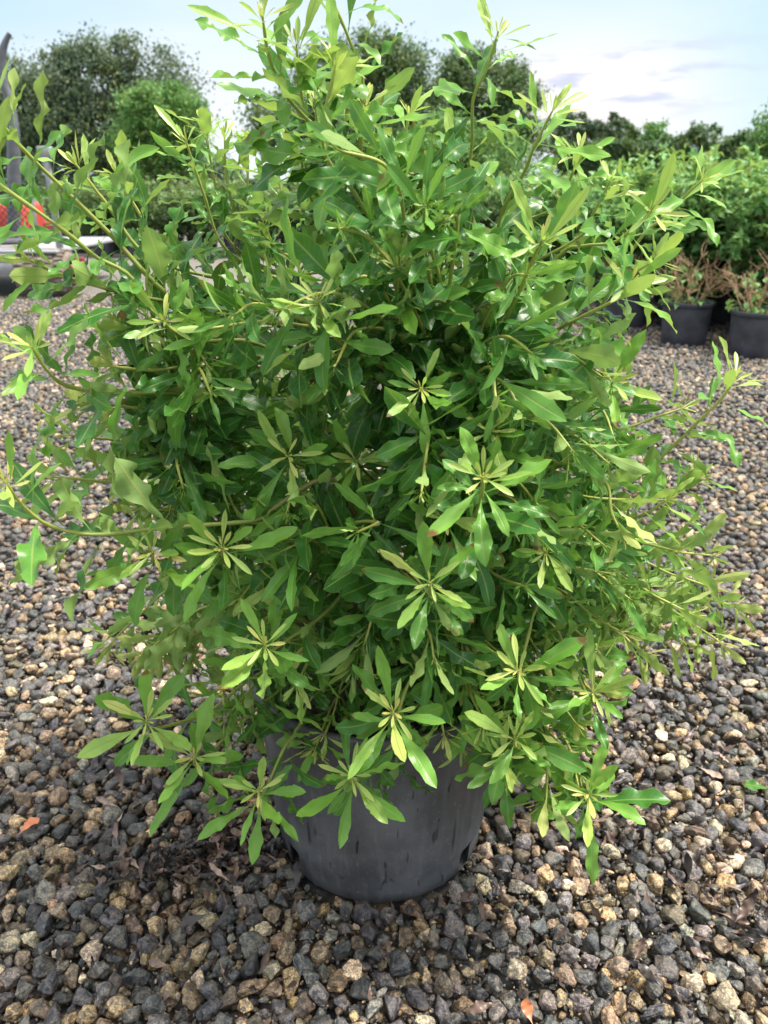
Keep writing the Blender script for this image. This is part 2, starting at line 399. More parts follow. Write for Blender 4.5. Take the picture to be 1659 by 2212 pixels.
# ------------------------------------------------------------------ ground and gravel
PX, PY = -0.008, 1.245                       # centre of the big pot
gm = MB()
xs = np.concatenate([-np.geomspace(2500, 1, 26), np.linspace(-0.8, 0.8, 5), np.geomspace(1, 2500, 26)])
gx, gy = np.meshgrid(xs, xs + 1.0, indexing='ij')
gm.add(np.stack([gx, gy, np.full_like(gx, -0.012)], -1), gridfaces(len(xs), len(xs))[:, ::-1])
tag(gm.build('ground', M['gravel_ground'], smooth=False), kind='structure')

def ico(sub):
    import bmesh
    bm = bmesh.new(); bmesh.ops.create_icosphere(bm, subdivisions=sub, radius=1.0)
    v = np.array([x.co[:] for x in bm.verts]); f = np.array([[x.index for x in fa.verts] for fa in bm.faces]); bm.free(); return v, f
def stone_protos(sub, n, seed):
    v, f = ico(sub); r = np.random.default_rng(seed); out = []
    v = nrm(v)
    for k in range(n):
        np_ = r.integers(8, 13); nn = nrm(r.normal(size=(np_, 3))); d = r.uniform(0.60, 1.0, np_)
        q = np.clip(v @ nn.T, 0, None) / d; p = r.uniform(22, 60)
        rad = 1 / np.maximum((q ** p).sum(1), 1e-6) ** (1 / p); rad = np.minimum(rad, 1.45)
        for _ in range(3):
            ph = r.normal(size=3) * 4.5; rad = rad * (1 + 0.03 * np.sin(v @ ph * 1.6 + r.uniform(0, 6)))
        s = np.array([1.0, r.uniform(0.68, 0.98), r.uniform(0.50, 0.80)])
        out.append(v * rad[:, None] * s)
    return np.array(out), f
def scatter(y0, y1, dens, smin, smax, sep, r, margin):
    """Darts thrown big stones first, kept apart by a hashed grid."""
    def hw(y): return 0.50 * (0.92 * y + 0.49) + margin
    area = np.trapz([2 * hw(y) for y in np.linspace(y0, y1, 50)], np.linspace(y0, y1, 50))
    n = int(area * dens)
    y = r.uniform(y0, y1, 3 * n); x = r.uniform(-hw(y1), hw(y1), 3 * n); ok = np.abs(x) < hw(y); x, y = x[ok], y[ok]
    s = np.sort(np.clip(r.lognormal(math.log((smin + smax) * 0.45), 0.34, len(x)), smin, smax))[::-1]
    cell = smax; grid = {}; keep = []
    for i in range(len(x)):
        cx, cy = int(x[i] // cell), int(y[i] // cell); good = True
        for a in (-1, 0, 1):
            for b_ in (-1, 0, 1):
                for j in grid.get((cx + a, cy + b_), ()):
                    dd = sep * 0.5 * (s[i] + s[j])
                    if (x[i] - x[j]) ** 2 + (y[i] - y[j]) ** 2 < dd * dd: good = False; break
                if not good: break
            if not good: break
        if good: grid.setdefault((cx, cy), []).append(i); keep.append(i)
    k = np.array(keep); return x[k], y[k], s[k]
def bumpz(x, y): return 0.006 * np.sin(x * 7.1 + 1.3 * np.sin(y * 3)) * np.sin(y * 6.3 + x) + 0.004 * np.sin(x * 15 + y * 11)
gv = MB()
def lay_stones(x, y, s, z0, zj, protos, pf, r, dark=1.0, tilt=0.45):
    n = len(x); npv = protos.shape[1]
    kind = r.integers(0, len(protos), n)
    a = r.uniform(0, 2 * math.pi, n); tx = r.normal(0, tilt, n); ty = r.normal(0, tilt, n)
    ca, sa = np.cos(a), np.sin(a); cx, sx = np.cos(tx), np.sin(tx); cy, sy = np.cos(ty), np.sin(ty)
    O = np.zeros(n); I = np.ones(n)
    Rz = np.stack([ca, -sa, O, sa, ca, O, O, O, I], -1).reshape(n, 3, 3)
    Rx = np.stack([I, O, O, O, cx, -sx, O, sx, cx], -1).reshape(n, 3, 3); Ry = np.stack([cy, O, sy, O, I, O, -sy, O, cy], -1).reshape(n, 3, 3)
    Rm = Rx @ Ry @ Rz
    v = np.einsum('nij,nvj->nvi', Rm, protos[kind]) * (s * 0.5)[:, None, None]
    v += np.stack([x, y, z0 + bumpz(x, y) + r.normal(0, zj, n)], -1)[:, None]
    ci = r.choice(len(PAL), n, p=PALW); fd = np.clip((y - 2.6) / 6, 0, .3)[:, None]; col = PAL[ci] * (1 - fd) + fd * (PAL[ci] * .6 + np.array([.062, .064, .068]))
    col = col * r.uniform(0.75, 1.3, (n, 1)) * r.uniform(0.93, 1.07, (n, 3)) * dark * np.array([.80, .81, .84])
    col = np.concatenate([col, np.ones((n, 1))], 1)
    f = (pf[None] + (np.arange(n) * npv)[:, None, None]).reshape(-1, 3)
    gv.add(v.reshape(-1, 3), f, col=np.repeat(col, npv, 0))
rs = np.random.default_rng(21)
ph_, fh_ = stone_protos(4, 40, 3); pm_, fm_ = stone_protos(3, 40, 5); pl_, fl_ = stone_protos(2, 30, 9)
x, y, s = scatter(0.42, 2.3, 5400, 0.011, 0.0355, 0.89, rs, 0.85)
ok = np.hypot(x - PX, y - PY) > 0.194 + s * 0.40; x, y, s = x[ok], y[ok], s[ok]
nearm = (y < 1.12) & (y > .72) & (np.abs(x) < .75)
lay_stones(x[nearm], y[nearm], s[nearm] * 1.08, 0.016, 0.005, ph_, fh_, rs)
lay_stones(x[~nearm], y[~nearm], s[~nearm] * 1.08, 0.016, 0.005, pm_, fm_, rs)
x, y, s = scatter(0.42, 2.3, 4300, 0.013, 0.032, 0.80, rs, 0.85)
ok = np.hypot(x - PX, y - PY) > 0.194 + s * 0.40; x, y, s = x[ok], y[ok], s[ok]
lay_stones(x, y, s, -0.004, 0.004, pl_, fl_, rs)
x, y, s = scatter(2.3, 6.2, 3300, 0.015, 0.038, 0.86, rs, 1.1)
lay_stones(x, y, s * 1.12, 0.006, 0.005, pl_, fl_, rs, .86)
p0_, f0_ = stone_protos(1, 24, 10)
x, y, s = scatter(0.5, 2.2, 7000, 0.004, 0.012, 0.9, rs, 0.25)
ok = np.hypot(x - PX, y - PY) > .2; x, y, s = x[ok], y[ok], s[ok]
lay_stones(x, y, s, 0.006, 0.007, p0_, f0_, rs)
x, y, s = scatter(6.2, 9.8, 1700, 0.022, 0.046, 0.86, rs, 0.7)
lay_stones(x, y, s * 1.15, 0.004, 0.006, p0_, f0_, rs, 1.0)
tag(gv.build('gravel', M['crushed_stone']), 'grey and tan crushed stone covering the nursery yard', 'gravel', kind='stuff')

# ------------------------------------------------------------------ leaves
PU = np.array([0, .08, .18, .30, .43, .55, .66, .76, .85, .92, .97, 1.0])
PW = np.array([.04, .05, .10, .34, .67, .91, 1.0, .98, .84, .58, .30, .04])
_g = np.exp(-0.5 * (np.arange(-60, 61) / 26.0) ** 2); _x = np.linspace(0, 1, 1001)
_p = np.convolve(np.pad(np.interp(_x, PU, PW), 60, mode='edge'), _g / _g.sum(), 'valid'); _p[-30:] *= np.linspace(1, .1, 30)
PU, PW = _x, _p
def leaf_batch(mb, P0, T, Nn, Ln, Wd, bend, twist, wave, fold, age, r, nu=17, nv=5, teeth=True, sideb=None):
    P0 = np.asarray(P0, float); n = len(P0); T = nrm(np.asarray(T, float)); Nn = np.asarray(Nn, float)
    Nn = nrm(Nn - T * (Nn * T).sum(1, keepdims=True)); S = np.cross(T, Nn)
    u = np.linspace(0, 1, nu) ** 0.92; v = np.linspace(-1, 1, nv)
    w = np.interp(u, PU, PW)[None, :, None] * np.ones((n, 1, nv))
    if teeth:
        for side in (0, nv - 1):
            tw = r.uniform(0, 1, (n, nu)) ** 2 * 0.26 * ((u > 0.5) & (u < 0.96)); w[:, :, side] *= (1 + tw - 0.06)
    th = bend[:, None] * u[None] ** 1.2                       # bending away from the normal
    sb = (np.zeros(n) if sideb is None else sideb)[:, None] * u[None]
    tk = np.cos(th)[..., None] * T[:, None] - np.sin(th)[..., None] * Nn[:, None]
    nk = np.sin(th)[..., None] * T[:, None] + np.cos(th)[..., None] * Nn[:, None]
    Sk = np.repeat(S[:, None], nu, 1)
    tk2 = np.cos(sb)[..., None] * tk + np.sin(sb)[..., None] * Sk; Sk = np.cos(sb)[..., None] * Sk - np.sin(sb)[..., None] * tk
    tw = twist[:, None] * u[None]
    S2 = np.cos(tw)[..., None] * Sk + np.sin(tw)[..., None] * nk; n2 = -np.sin(tw)[..., None] * Sk + np.cos(tw)[..., None] * nk
    du = np.diff(u, prepend=0)
    cen = P0[:, None] + np.cumsum(tk2 * (du * 1.0)[None, :, None] * Ln[:, None, None], 1)
    ph = r.uniform(0, 6.28, (n, 1, 2)); fr = r.uniform(2.0, 4.2, (n, 1, 2))
    wv = np.sin(6.283 * fr * u[None, :, None] + ph)
    sidew = np.where(v[None, None] < 0, wv[..., :1], wv[..., 1:])
    env = np.interp(u, PU, PW)[None, :, None]
    lift = (fold[:, None, None] * np.abs(v)[None, None] * w + wave[:, None, None] * sidew * (v[None, None] ** 2) * env) * Wd[:, None, None]
    pos = cen[:, :, None] + (v[None, None] * w * Wd[:, None, None])[..., None] * S2[:, :, None] + lift[..., None] * n2[:, :, None]
    g = gridfaces(nu, nv)
    f = (g[None] + (np.arange(n) * nu * nv)[:, None, None]).reshape(-1, 4)
    uv = np.broadcast_to(np.stack(np.meshgrid(u, v, indexing='ij'), -1)[None], (n, nu, nv, 2)).reshape(-1, 2)
    k = nu * nv
    mb.add(pos.reshape(-1, 3), f, uv, age=np.repeat(age, k), rnd=np.repeat(r.uniform(0, 1, n), k))

# ------------------------------------------------------------------ the big shrub
shrub = empty('potted_shrub', (PX, PY, 0.018))
tag(shrub, 'large leafy green shrub with yellow shoot tips in a black pot in the foreground', 'shrub')
OFF = np.array([PX, PY, 0.018])
# pot: wall with drainage notches, rim, floor
pr = [(0.188, 0.004), (0.190, 0.007), (0.1915, 0.030), (0.193, 0.050), (0.1958, 0.064), (0.1972, 0.070), (0.2005, 0.12), (0.2055, 0.20), (0.211, 0.28), (0.216, 0.35), (0.218, 0.385)]
nseg = 120
def potwob(z, a): return 1 + 0.014 * np.exp(-((((a * 10 / (2 * math.pi)) % 1) - 0.5) / 0.05) ** 2) + 0.002 * np.sin(3 * a + 1) + 0.0015 * np.sin(7 * a)
pm = MB()
pr2 = np.array(pr) * np.array([1.075, 1.0]); a_ = np.arange(nseg) * 2 * math.pi / nseg
def ringverts(prof, dr):
    rr = (prof[:, 0][:, None] - dr) * potwob(prof[:, 1][:, None], a_[None]); return np.stack([rr * np.cos(a_), rr * np.sin(a_), prof[:, 1][:, None] * np.ones(nseg)], -1)
vo = ringverts(pr2, 0.0); vi = ringverts(pr2, 0.004)
fo = gridfaces(len(pr2), nseg, True)
row, colm = np.divmod(np.arange(len(fo)), nseg)
ang = (colm + 0.5) / nseg * 360
notch = np.zeros(len(fo), bool)
for c_ in (218, 322, 110, 30):               # notches where wall meets floor
    notch |= (np.abs((ang - c_ + 180) % 360 - 180) < 5) & (row >= 1) & (row <= 3)
pm.add(vo.reshape(-1, 3), fo[~notch]); pm.add(vi.reshape(-1, 3), fo[~notch][:, ::-1])
d_ = np.concatenate([vo[0], [[0, 0, 0.006]]]); j_ = np.arange(nseg)
pm.add(d_, np.stack([(j_ + 1) % nseg, j_, np.full(nseg, nseg)], -1))
pot = pm.build('pot', M['pot_plastic'], shrub)
rm = MB(); lathe(rm, [(0.2165, 0.378), (0.226, 0.378), (0.2285, 0.384), (0.2285, 0.404), (0.226, 0.409), (0.219, 0.409), (0.2155, 0.404), (0.2145, 0.378)], 96)
rm.build('rim', M['pot_plastic'], pot).scale = (1.075, 1.075, 1.0)
sm_ = MB(); rr_ = np.linspace(0, 0.2125, 12); a2 = np.arange(48) * 2 * math.pi / 48
zz = 0.365 + 0.008 * np.sin(rr_[:, None] * 60 + 3 * a2) + rng.normal(0, 0.003, (12, 48)); zz[0] = 0.368
rr_ = np.concatenate([rr_, [0.210, 0.190, 0.186, 0.176]]); zz = np.concatenate([zz, np.full((1, 48), .30), np.full((1, 48), .075), np.full((1, 48), .045), np.full((1, 48), .012)])   # root ball down to the notches
sm_.add(np.stack([rr_[:, None] * np.cos(a2), rr_[:, None] * np.sin(a2), zz], -1).reshape(-1, 3), gridfaces(16, 48, True))
sm_.build('potting_soil', M['soil'], shrub).scale = (1.075, 1.075, 1.0)

# woody stems
rb = np.random.default_rng(11)
trunks = []
for (x0, y0, pts) in [(-.02, .0, [(-.06, .02, .62), (-.10, .0, .86), (-.13, .02, 1.10)]), (.03, .02, [(.06, .05, .64), (.06, .06, .9), (.03, .06, 1.2)]),
                      (.01, -.04, [(.05, -.10, .60), (.09, -.15, .80), (.10, -.19, .95)]), (-.05, -.02, [(-.13, -.08, .56), (-.22, -.11, .70), (-.29, -.13, .80)]),
                      (.06, .0, [(.15, .0, .56), (.24, .02, .72), (.30, .03, .86)]), (-.02, .05, [(-.07, .14, .6), (-.10, .22, .85), (-.10, .27, 1.05)]),
                      (.0, -.06, [(-.02, -.13, .52), (-.03, -.19, .62), (-.05, -.23, .70)]), (.04, .05, [(.12, .14, .6), (.18, .22, .8), (.2, .26, .95)])]:
    path = smooth_path([(x0, y0, .36)] + pts, 26); path[1:-1] += rb.normal(0, .003, (24, 3))
    trunks.append(path)
    mb = MB(); tube(mb, path, np.linspace(.011, .005, 26), 8, age=np.linspace(0, .12, 26)); mb.build('stem', M['stem'], shrub)
TP = np.concatenate([t[4:] for t in trunks])

# traced shoots: (tip first) pixel points, distance of tip, distance of inner end, leaves
SH = [
 ([(-90, 330), (0, 400), (131, 493), (203, 552), (307, 631)], .86, .98, 1.0),
 ([(-30, 225), (42, 314), (114, 386), (229, 497), (386, 654)], .90, 1.02, 1.0),
 ([(68, 748), (103, 802), (147, 834), (245, 849), (417, 859)], .86, 1.0, .95),
 ([(12, 1040), (49, 1092), (113, 1138), (211, 1155), (343, 1141), (554, 1124), (588, 1101), (711, 1033)], .80, .95, 1.05),
 ([(350, 690), (372, 714), (417, 736), (529, 736), (600, 760)], .92, 1.06, .9),
 ([(726, 137), (704, 235), (696, 298), (712, 353), (751, 396), (787, 451), (830, 525)], 1.02, 1.1, 1.0),
 ([(700, -70), (718, 0), (747, 67), (767, 118), (783, 157), (779, 349), (818, 427), (830, 510)], 1.08, 1.18, 1.1),
 ([(567, 35), (579, 114), (602, 180), (638, 231), (700, 290)], 1.05, 1.15, 1.0),
 ([(1077, 67), (1053, 145), (1022, 216), (1018, 325), (990, 470)], 1.14, 1.22, .95),
 ([(485, 294), (489, 380), (512, 490), (516, 549)], 1.45, 1.5, .95),
 ([(569, 486), (598, 537), (661, 569)], 1.4, 1.4, .8),
 ([(685, 643), (708, 702), (740, 745), (820, 790)], .86, .98, .85),
 ([(861, 576), (857, 647), (873, 705)], .94, 1.02, .95),
 ([(885, 372), (881, 423), (900, 498)], 1.2, 1.25, .85),
 ([(885, 243), (877, 294), (880, 380)], 1.3, 1.3, .85),
 ([(1193, 240), (1155, 316), (1132, 373), (1087, 452), (1053, 547)], 1.06, 1.18, 1.0),
 ([(1172, 520), (1151, 562), (1125, 623), (1098, 680), (1072, 737)], .90, 1.02, 1.0),
 ([(1409, 456), (1375, 486), (1326, 524), (1257, 532), (1200, 560)], 1.0, 1.12, 1.0),
 ([(1519, 388), (1477, 426), (1447, 467), (1380, 520)], 1.2, 1.25, .9),
 ([(1254, 327), (1231, 388), (1200, 450)], 1.2, 1.25, .9),
 ([(1318, 391), (1284, 456), (1240, 520)], 1.22, 1.25, .9),
 ([(1367, 608), (1333, 645), (1227, 699), (1193, 721), (1110, 780)], 1.0, 1.1, 1.0),
 ([(1326, 824), (1295, 854), (1220, 880)], .98, 1.08, .9),
 ([(1590, 812), (1560, 860), (1510, 909), (1453, 964), (1355, 1042)], 1.12, 1.15, .9),
 ([(909, 838), (915, 850), (930, 880)], .86, 1.04, .72),
 ([(1044, 1030), (1036, 1088), (1000, 1160)], .77, .94, .86),
 ([(929, 1266), (935, 1290), (960, 1300)], .84, 1.02, .80),
 ([(1346, 1157), (1320, 1105), (1314, 1053), (1280, 1019), (1222, 1001)], .94, 1.02, .9),
 ([(1179, 1194), (1170, 1180), (1140, 1160)], .92, 1.06, .8),
 ([(771, 996), (775, 1000), (790, 1020)], .96, 1.12, .8),
 ([(1596, 1312), (1500, 1285), (1400, 1262), (1300, 1240)], 1.40, 1.35, .95),
 ([(1540, 1200), (1447, 1190), (1340, 1170)], 1.42, 1.35, .9),
 ([(1515, 1030), (1447, 1075), (1360, 1120)], 1.12, 1.14, .9),
 ([(1119, 1455), (1130, 1416), (1148, 1341), (1148, 1283)], .90, 1.0, .95),
 ([(850, 1545), (879, 1484), (915, 1412), (921, 1340)], .88, 1.0, .92),
 ([(572, 1399), (622, 1381), (686, 1337), (735, 1288), (784, 1209)], .90, 1.02, .9),
 ([(317, 1562), (395, 1559), (454, 1536), (545, 1464)], .95, 1.06, .9),
 ([(559, 1713), (611, 1621), (644, 1575), (676, 1504)], .94, 1.06, .92),
 ([(758, 1680), (807, 1654), (846, 1621), (880, 1560)], .94, 1.05, .92),
 ([(1111, 1600), (1125, 1560), (1150, 1480)], .94, 1.04, .92),
 ([(1085, 1640), (1100, 1600), (1110, 1520)], .98, 1.08, .9),
 ([(1250, 1700), (1235, 1640), (1200, 1560)], 1.0, 1.1, 1.1),
 ([(230, 1400), (290, 1340), (400, 1260)], 1.38, 1.36, .95),
 ([(330, 1410), (370, 1340), (460, 1270)], 1.34, 1.32, .95),
 ([(1400, 1420), (1340, 1370), (1240, 1300)], 1.1, 1.14, .95),
 ([(1280, 1500), (1230, 1420), (1180, 1340)], 1.0, 1.08, .95),
 ([(255, 1020), (330, 1000), (450, 990)], 1.02, 1.1, .85),
 ([(620, 985), (640, 1000), (680, 1030)], .92, 1.08, .9),
 ([(430, 660), (440, 700), (480, 760)], 1.15, 1.15, .85),
 ([(1480, 880), (1420, 900), (1330, 930)], 1.2, 1.2, .8),
 ([(980, 650), (985, 700), (960, 780)], 1.02, 1.12, .9),
 ([(1060, 930), (1050, 960), (1020, 1000)], .90, 1.05, .9),
 ([(480, 1190), (520, 1190), (600, 1180)], .92, 1.05, 1.0),
 ([(700, 420), (720, 470), (760, 560)], 1.2, 1.22, .9),
 ([(990, 330), (985, 390), (960, 480)], 1.25, 1.25, .9),
 ([(650, 330), (660, 400), (700, 500)], 1.2, 1.24, .9),
 ([(60, 560), (150, 600), (300, 640)], .95, 1.02, .95),
 ([(160, 350), (230, 440), (330, 560)], 1.1, 1.14, .95),
 ([(250, 370), (300, 460), (370, 580)], 1.2, 1.22, .95),
 ([(190, 870), (280, 880), (400, 900)], 1.0, 1.06, .95),
 ([(150, 940), (250, 950), (380, 960)], 1.05, 1.1, .9),
 ([(110, 1030), (220, 1040), (380, 1060)], 1.0, 1.06, .95),
 ([(230, 790), (330, 800), (450, 800)], .95, 1.02, .9),
 ([(250, 690), (330, 720), (440, 760)], 1.0, 1.06, .95),
 ([(290, 1100), (380, 1100), (500, 1090)], .95, 1.02, .95),
 ([(330, 1200), (420, 1190), (540, 1170)], .95, 1.04, .95),
 ([(1560, 1390), (1470, 1330), (1360, 1270)], 1.30, 1.28, .95),
 ([(1500, 1330), (1420, 1290), (1320, 1240)], 1.15, 1.18, .95),
 ([(1440, 1080), (1350, 1080), (1250, 1070)], 1.05, 1.1, .9),
 ([(1460, 1190), (1380, 1170), (1280, 1140)], 1.05, 1.1, .95),
 ([(1350, 1370), (1280, 1330), (1200, 1270)], 1.0, 1.08, .95),
 ([(1540, 1270), (1450, 1240), (1350, 1210)], 1.25, 1.25, .95),
 ([(1180, 1740), (1180, 1650), (1160, 1560)], .94, 1.05, 1.05),
 ([(1270, 1720), (1240, 1640), (1190, 1560)], .98, 1.08, 1.05),
 ([(420, 1640), (490, 1590), (580, 1510)], .97, 1.06, 1.0),
 ([(640, 95), (652, 210), (690, 330)], 1.1, 1.16, 1.05),
 ([(790, 225), (780, 320), (795, 430)], 1.1, 1.16, 1.0),
 ([(680, 215), (690, 300), (720, 400)], 1.2, 1.22, 1.0),
 ([(440, 262), (465, 400), (495, 520)], 1.45, 1.5, .95),
 ([(535, 300), (535, 400), (528, 520)], 1.5, 1.5, .95),
 ([(400, 300), (440, 420), (490, 540)], 1.35, 1.42, .9),
 ([(600, 350), (610, 430), (640, 540)], 1.4, 1.4, .9),
 ([(1420, 560), (1350, 600), (1260, 650)], 1.15, 1.18, .95),
 ([(960, 1120), (970, 1140), (980, 1180)], .88, 1.05, .9),
]
SKIRT = [(480,1490),(640,1480),(700,1590),(960,1590),(1010,1490),(1180,1640),(1170,1420),(1250,1570),(760,1450),(800,1390),(660,1400),(1050,1570),(1310,1500),(1220,1480),
         (520,1290),(600,1260),(1060,1400),(1350,1330),(1420,1300),(1480,1390),(300,1420),(400,1410),(450,1370),(540,1400),(1000,1390),(1290,1400),(880,1400),(1130,1540),(680,1620),(870,1600),(1000,1620),(480,1560),(1220,1620)]
rk = np.random.default_rng(17)
for (a, b) in SKIRT:
    back = a < 470 or a > 1330; Yt = rk.uniform(1.25, 1.4) if back else rk.uniform(.92, 1.04)
    da = (a - 850) * .28
    SH.append(([(a, b), (a - da * .5, b - rk.uniform(50, 75)), (a - da, b - rk.uniform(110, 150))], Yt, Yt + (.0 if back else .1), rk.uniform(.85, 1.0)))
POLY = np.array([(430,400),(500,350),(600,340),(690,260),(780,260),(880,330),(990,360),(1040,430),(1120,490),(1180,530),(1270,540),(1310,580),(1330,640),(1320,700),(1340,760),(1370,850),(1400,980),(1420,1130),(1470,1240),(1500,1320),(1400,1380),(1310,1420),(1230,1490),(1200,1580),(1100,1590),(980,1540),(880,1490),(700,1490),(560,1440),(430,1400),(300,1370),(280,1310),(400,1230),(320,1130),(300,1000),(240,900),(240,790),(290,700),(330,640),(400,560),(480,500),(430,400)], float)
POLY = (POLY - np.array([840, 950])) * np.array([.92, 1.0]) + np.array([835, 950])
def inside(p):
    x, y = p; c = False; j = len(POLY) - 1
    for i in range(len(POLY)):
        xi, yi = POLY[i]; xj, yj = POLY[j]
        if (yi > y) != (yj > y) and x < (xj - xi) * (y - yi) / (yj - yi) + xi: c = not c
        j = i
    return c
def root_for(B):
    d = TP - (B - OFF); hd = np.linalg.norm(d[:, :2], axis=1)
    cost = np.linalg.norm(d, axis=1) + np.where(d[:, 2] > -0.35 * hd, 0.5 * (d[:, 2] + 0.35 * hd).clip(0), 0) * 2
    return TP[np.argmin(cost + rb.uniform(0, .04, len(cost)))] + OFF
SH_ORDER = {e[0][0]: i for i, e in enumerate(SH)}
shoots = []
def py_low(px): return px[0][1] > 1150 and 270 < px[0][0] < 1330
for px, Yt, Yb, sc in SH:
    n = len(px); Ys = np.linspace(0, 1, n); Ys = Yt + (Yb - Yt) * Ys
    pts = [P(a, b, Y) for (a, b), Y in zip(px, Ys)]
    if Yt <= 1.02 and py_low(px) and len(SH) - len(SKIRT) > SH_ORDER[px[0]] and rb.uniform() < .8:             # low front shoots turn their tips up towards the open side
        pts = [P(px[0][0], px[0][1], Yt - .075) + np.array([0, 0, .005]), P(px[0][0] + (px[1][0] - px[0][0]) * .12, px[0][1] + 12, Yt - .015)] + [P(a, b, Y) for (a, b), Y in zip(px[1:], Ys[1:])]
    B = pts[-1]; A = root_for(B); dirn = nrm(pts[-1] - pts[-2]) if n > 1 else A - B
    L = np.linalg.norm(A - B)
    mid = B + nrm(dirn + 1.1 * nrm(A - B)) * min(0.07, L * .35)
    pts = pts + [0.55 * mid + 0.45 * A + np.array([0, 0, .01]), A]
    shoots.append((np.array(pts), sc, 1.0, True))
k = 0
while k < 175:
    px = rb.uniform(200, 1580); py = rb.uniform(120, 1640)
    if k >= 150: px = rb.uniform(480, 1180); py = rb.uniform(560, 1300)
    if not inside((px, py)): continue
    if ((px - 480) / 130) ** 2 + ((py - 610) / 62) ** 2 < 1 or (py < 620 and rb.uniform() < .58): continue
    hx = math.sqrt(max(0.05, 1 - ((px - 850) / 760) ** 2)); q = rb.uniform(-1, 1); q = np.sign(q) * abs(q) ** 0.8
    Y = 1.28 + q * 0.46 * hx
    tip = P(px, py, Y)
    if tip[2] < 0.16 or (tip[2] < .45 and math.hypot(tip[0] - PX, tip[1] - PY) < .24): continue
    out = tip - OFF; out[2] = 0; ho = np.linalg.norm(out); out = out / max(ho, 1e-6)
    A = root_for(tip)
    L = np.linalg.norm(tip - A)
    if L < .1: continue
    droop = rb.uniform(-.05, .07) - (0.05 if tip[2] < .6 else 0)
    m1 = A + (tip - A) * .4 + np.array([0, 0, .05 - droop * .3]); m2 = A + (tip - A) * .75 + np.array([0, 0, .05]) + rb.normal(0, .012, 3)
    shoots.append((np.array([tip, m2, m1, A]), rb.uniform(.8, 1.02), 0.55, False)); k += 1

def make_shoot(pts, sc, vig, traced, smb, lmb, tmb, r):
    """Stem from tip to root with alternate leaves on its outer part and a cluster of new leaves at the tip."""
    n = 44; path = smooth_path(pts, n) - OFF
    seg = np.linalg.norm(np.diff(path, axis=0), axis=1); s = np.concatenate([[0], np.cumsum(seg)]); L = s[-1]
    rad = np.interp(s, [0, .05, .2, .5, .9], [.0011, .0017, .0025, .0034, .0044]) * (.88 if traced else .8)
    age = np.interp(s, [0, .1, .3, .45, .6], [1.0, .85, .6, .25, .05])
    if traced: leafL = min(.46, L * .85)
    else: leafL = min(.36, L * .85)
    pos = []; q = .012
    while q < leafL: pos.append(q); q += r.uniform(.0055, .0108) * (1 + 1.2 * q / .4)
    pos = np.array(pos); m = len(pos)
    for p_ in pos: rad = rad + .0009 * np.exp(-((s - p_) / .004) ** 2)
    tube(smb, path, rad, 6, age=age)
    cx = np.stack([np.interp(pos, s, path[:, i]) for i in range(3)], -1)
    D = -nrm(np.gradient(path, axis=0)); Dp = nrm(np.stack([np.interp(pos, s, D[:, i]) for i in range(3)], -1))
    up = np.array([0, 0, 1.0]); ref = np.where(np.abs(Dp[:, 2:3]) > .95, np.array([[1.0, 0, 0]]), up[None])
    E1 = nrm(np.cross(Dp, ref)); E2 = np.cross(E1, Dp)
    phi = r.uniform(0, 6.28) + np.arange(m) * 2.399 + r.normal(0, .25, m)
    Rd = np.cos(phi)[:, None] * E1 + np.sin(phi)[:, None] * E2
    al = np.interp(pos, [0, .03, .08, .2, .5], [.62, .95, 1.05, 1.12, 1.25] if traced else [.45, .75, .95, 1.1, 1.25]) + r.normal(0, .16, m)
    T = np.cos(al)[:, None] * Dp + np.sin(al)[:, None] * Rd
    low = np.clip((.62 - cx[:, 2]) / .25, 0, 1)
    T = nrm(T + np.array([0, 0, -1]) * (r.uniform(-.15, .35, m) + low * r.uniform(.1, .9, m))[:, None] * np.clip(pos / .15, 0, 1)[:, None])
    Nn = np.sin(al)[:, None] * Dp - np.cos(al)[:, None] * Rd
    Nn = nrm(Nn + up * r.uniform(.2, 1.0, m)[:, None] * np.clip(pos / .1, 0.1, 1)[:, None] + r.normal(0, .28, (m, 3)))
    ln = np.interp(pos, [0, .012, .04, .10, .4], [.052, .080, .099, .104, .102] if traced else [.036, .068, .098, .114, .114]) * sc * r.uniform(.62, 1.2, m)
    wd = ln * np.interp(pos, [0, .05, .12], [.076, .090, .114]) * r.uniform(.78, 1.25, m)
    cm = np.clip(pos / .06, .45, 1)
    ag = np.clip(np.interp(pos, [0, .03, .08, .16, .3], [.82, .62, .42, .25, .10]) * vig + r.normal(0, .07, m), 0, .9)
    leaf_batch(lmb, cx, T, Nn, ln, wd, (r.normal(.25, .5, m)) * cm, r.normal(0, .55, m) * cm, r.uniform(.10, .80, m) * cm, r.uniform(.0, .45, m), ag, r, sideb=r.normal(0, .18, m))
    # the cluster of new leaves
    m = r.integers(11, 16); pz = r.uniform(0, .012, m)
    c0 = np.stack([np.interp(pz, s, path[:, i]) for i in range(3)], -1); D0 = D[0]
    e1 = nrm(np.cross(D0, np.array([.3, .2, .9]))); e2 = np.cross(e1, D0)
    ph = np.arange(m) * 2.399 + r.normal(0, .2, m); Rd = np.cos(ph)[:, None] * e1 + np.sin(ph)[:, None] * e2
    al = np.linspace(.15, 1.4, m) + r.normal(0, .1, m); pz = None
    T = np.cos(al)[:, None] * D0 + np.sin(al)[:, None] * Rd; Nn = np.sin(al)[:, None] * D0 - np.cos(al)[:, None] * Rd
    ln = np.linspace(.012, .050, m) * r.uniform(.85, 1.2, m) * sc * (1 if traced else .6)
    leaf_batch(tmb, c0, T, Nn, ln, ln * r.uniform(.06, .09, m), r.normal(.05, .2, m), r.normal(0, .2, m), r.uniform(0, .1, m), r.uniform(.1, .5, m), np.clip(np.linspace(1.0, .74, m) * (1 if traced else .72) + r.normal(0, .05, m), 0, 1), r, nu=8, nv=3, teeth=False)
rl = np.random.default_rng(5)
rest = (MB(), MB())
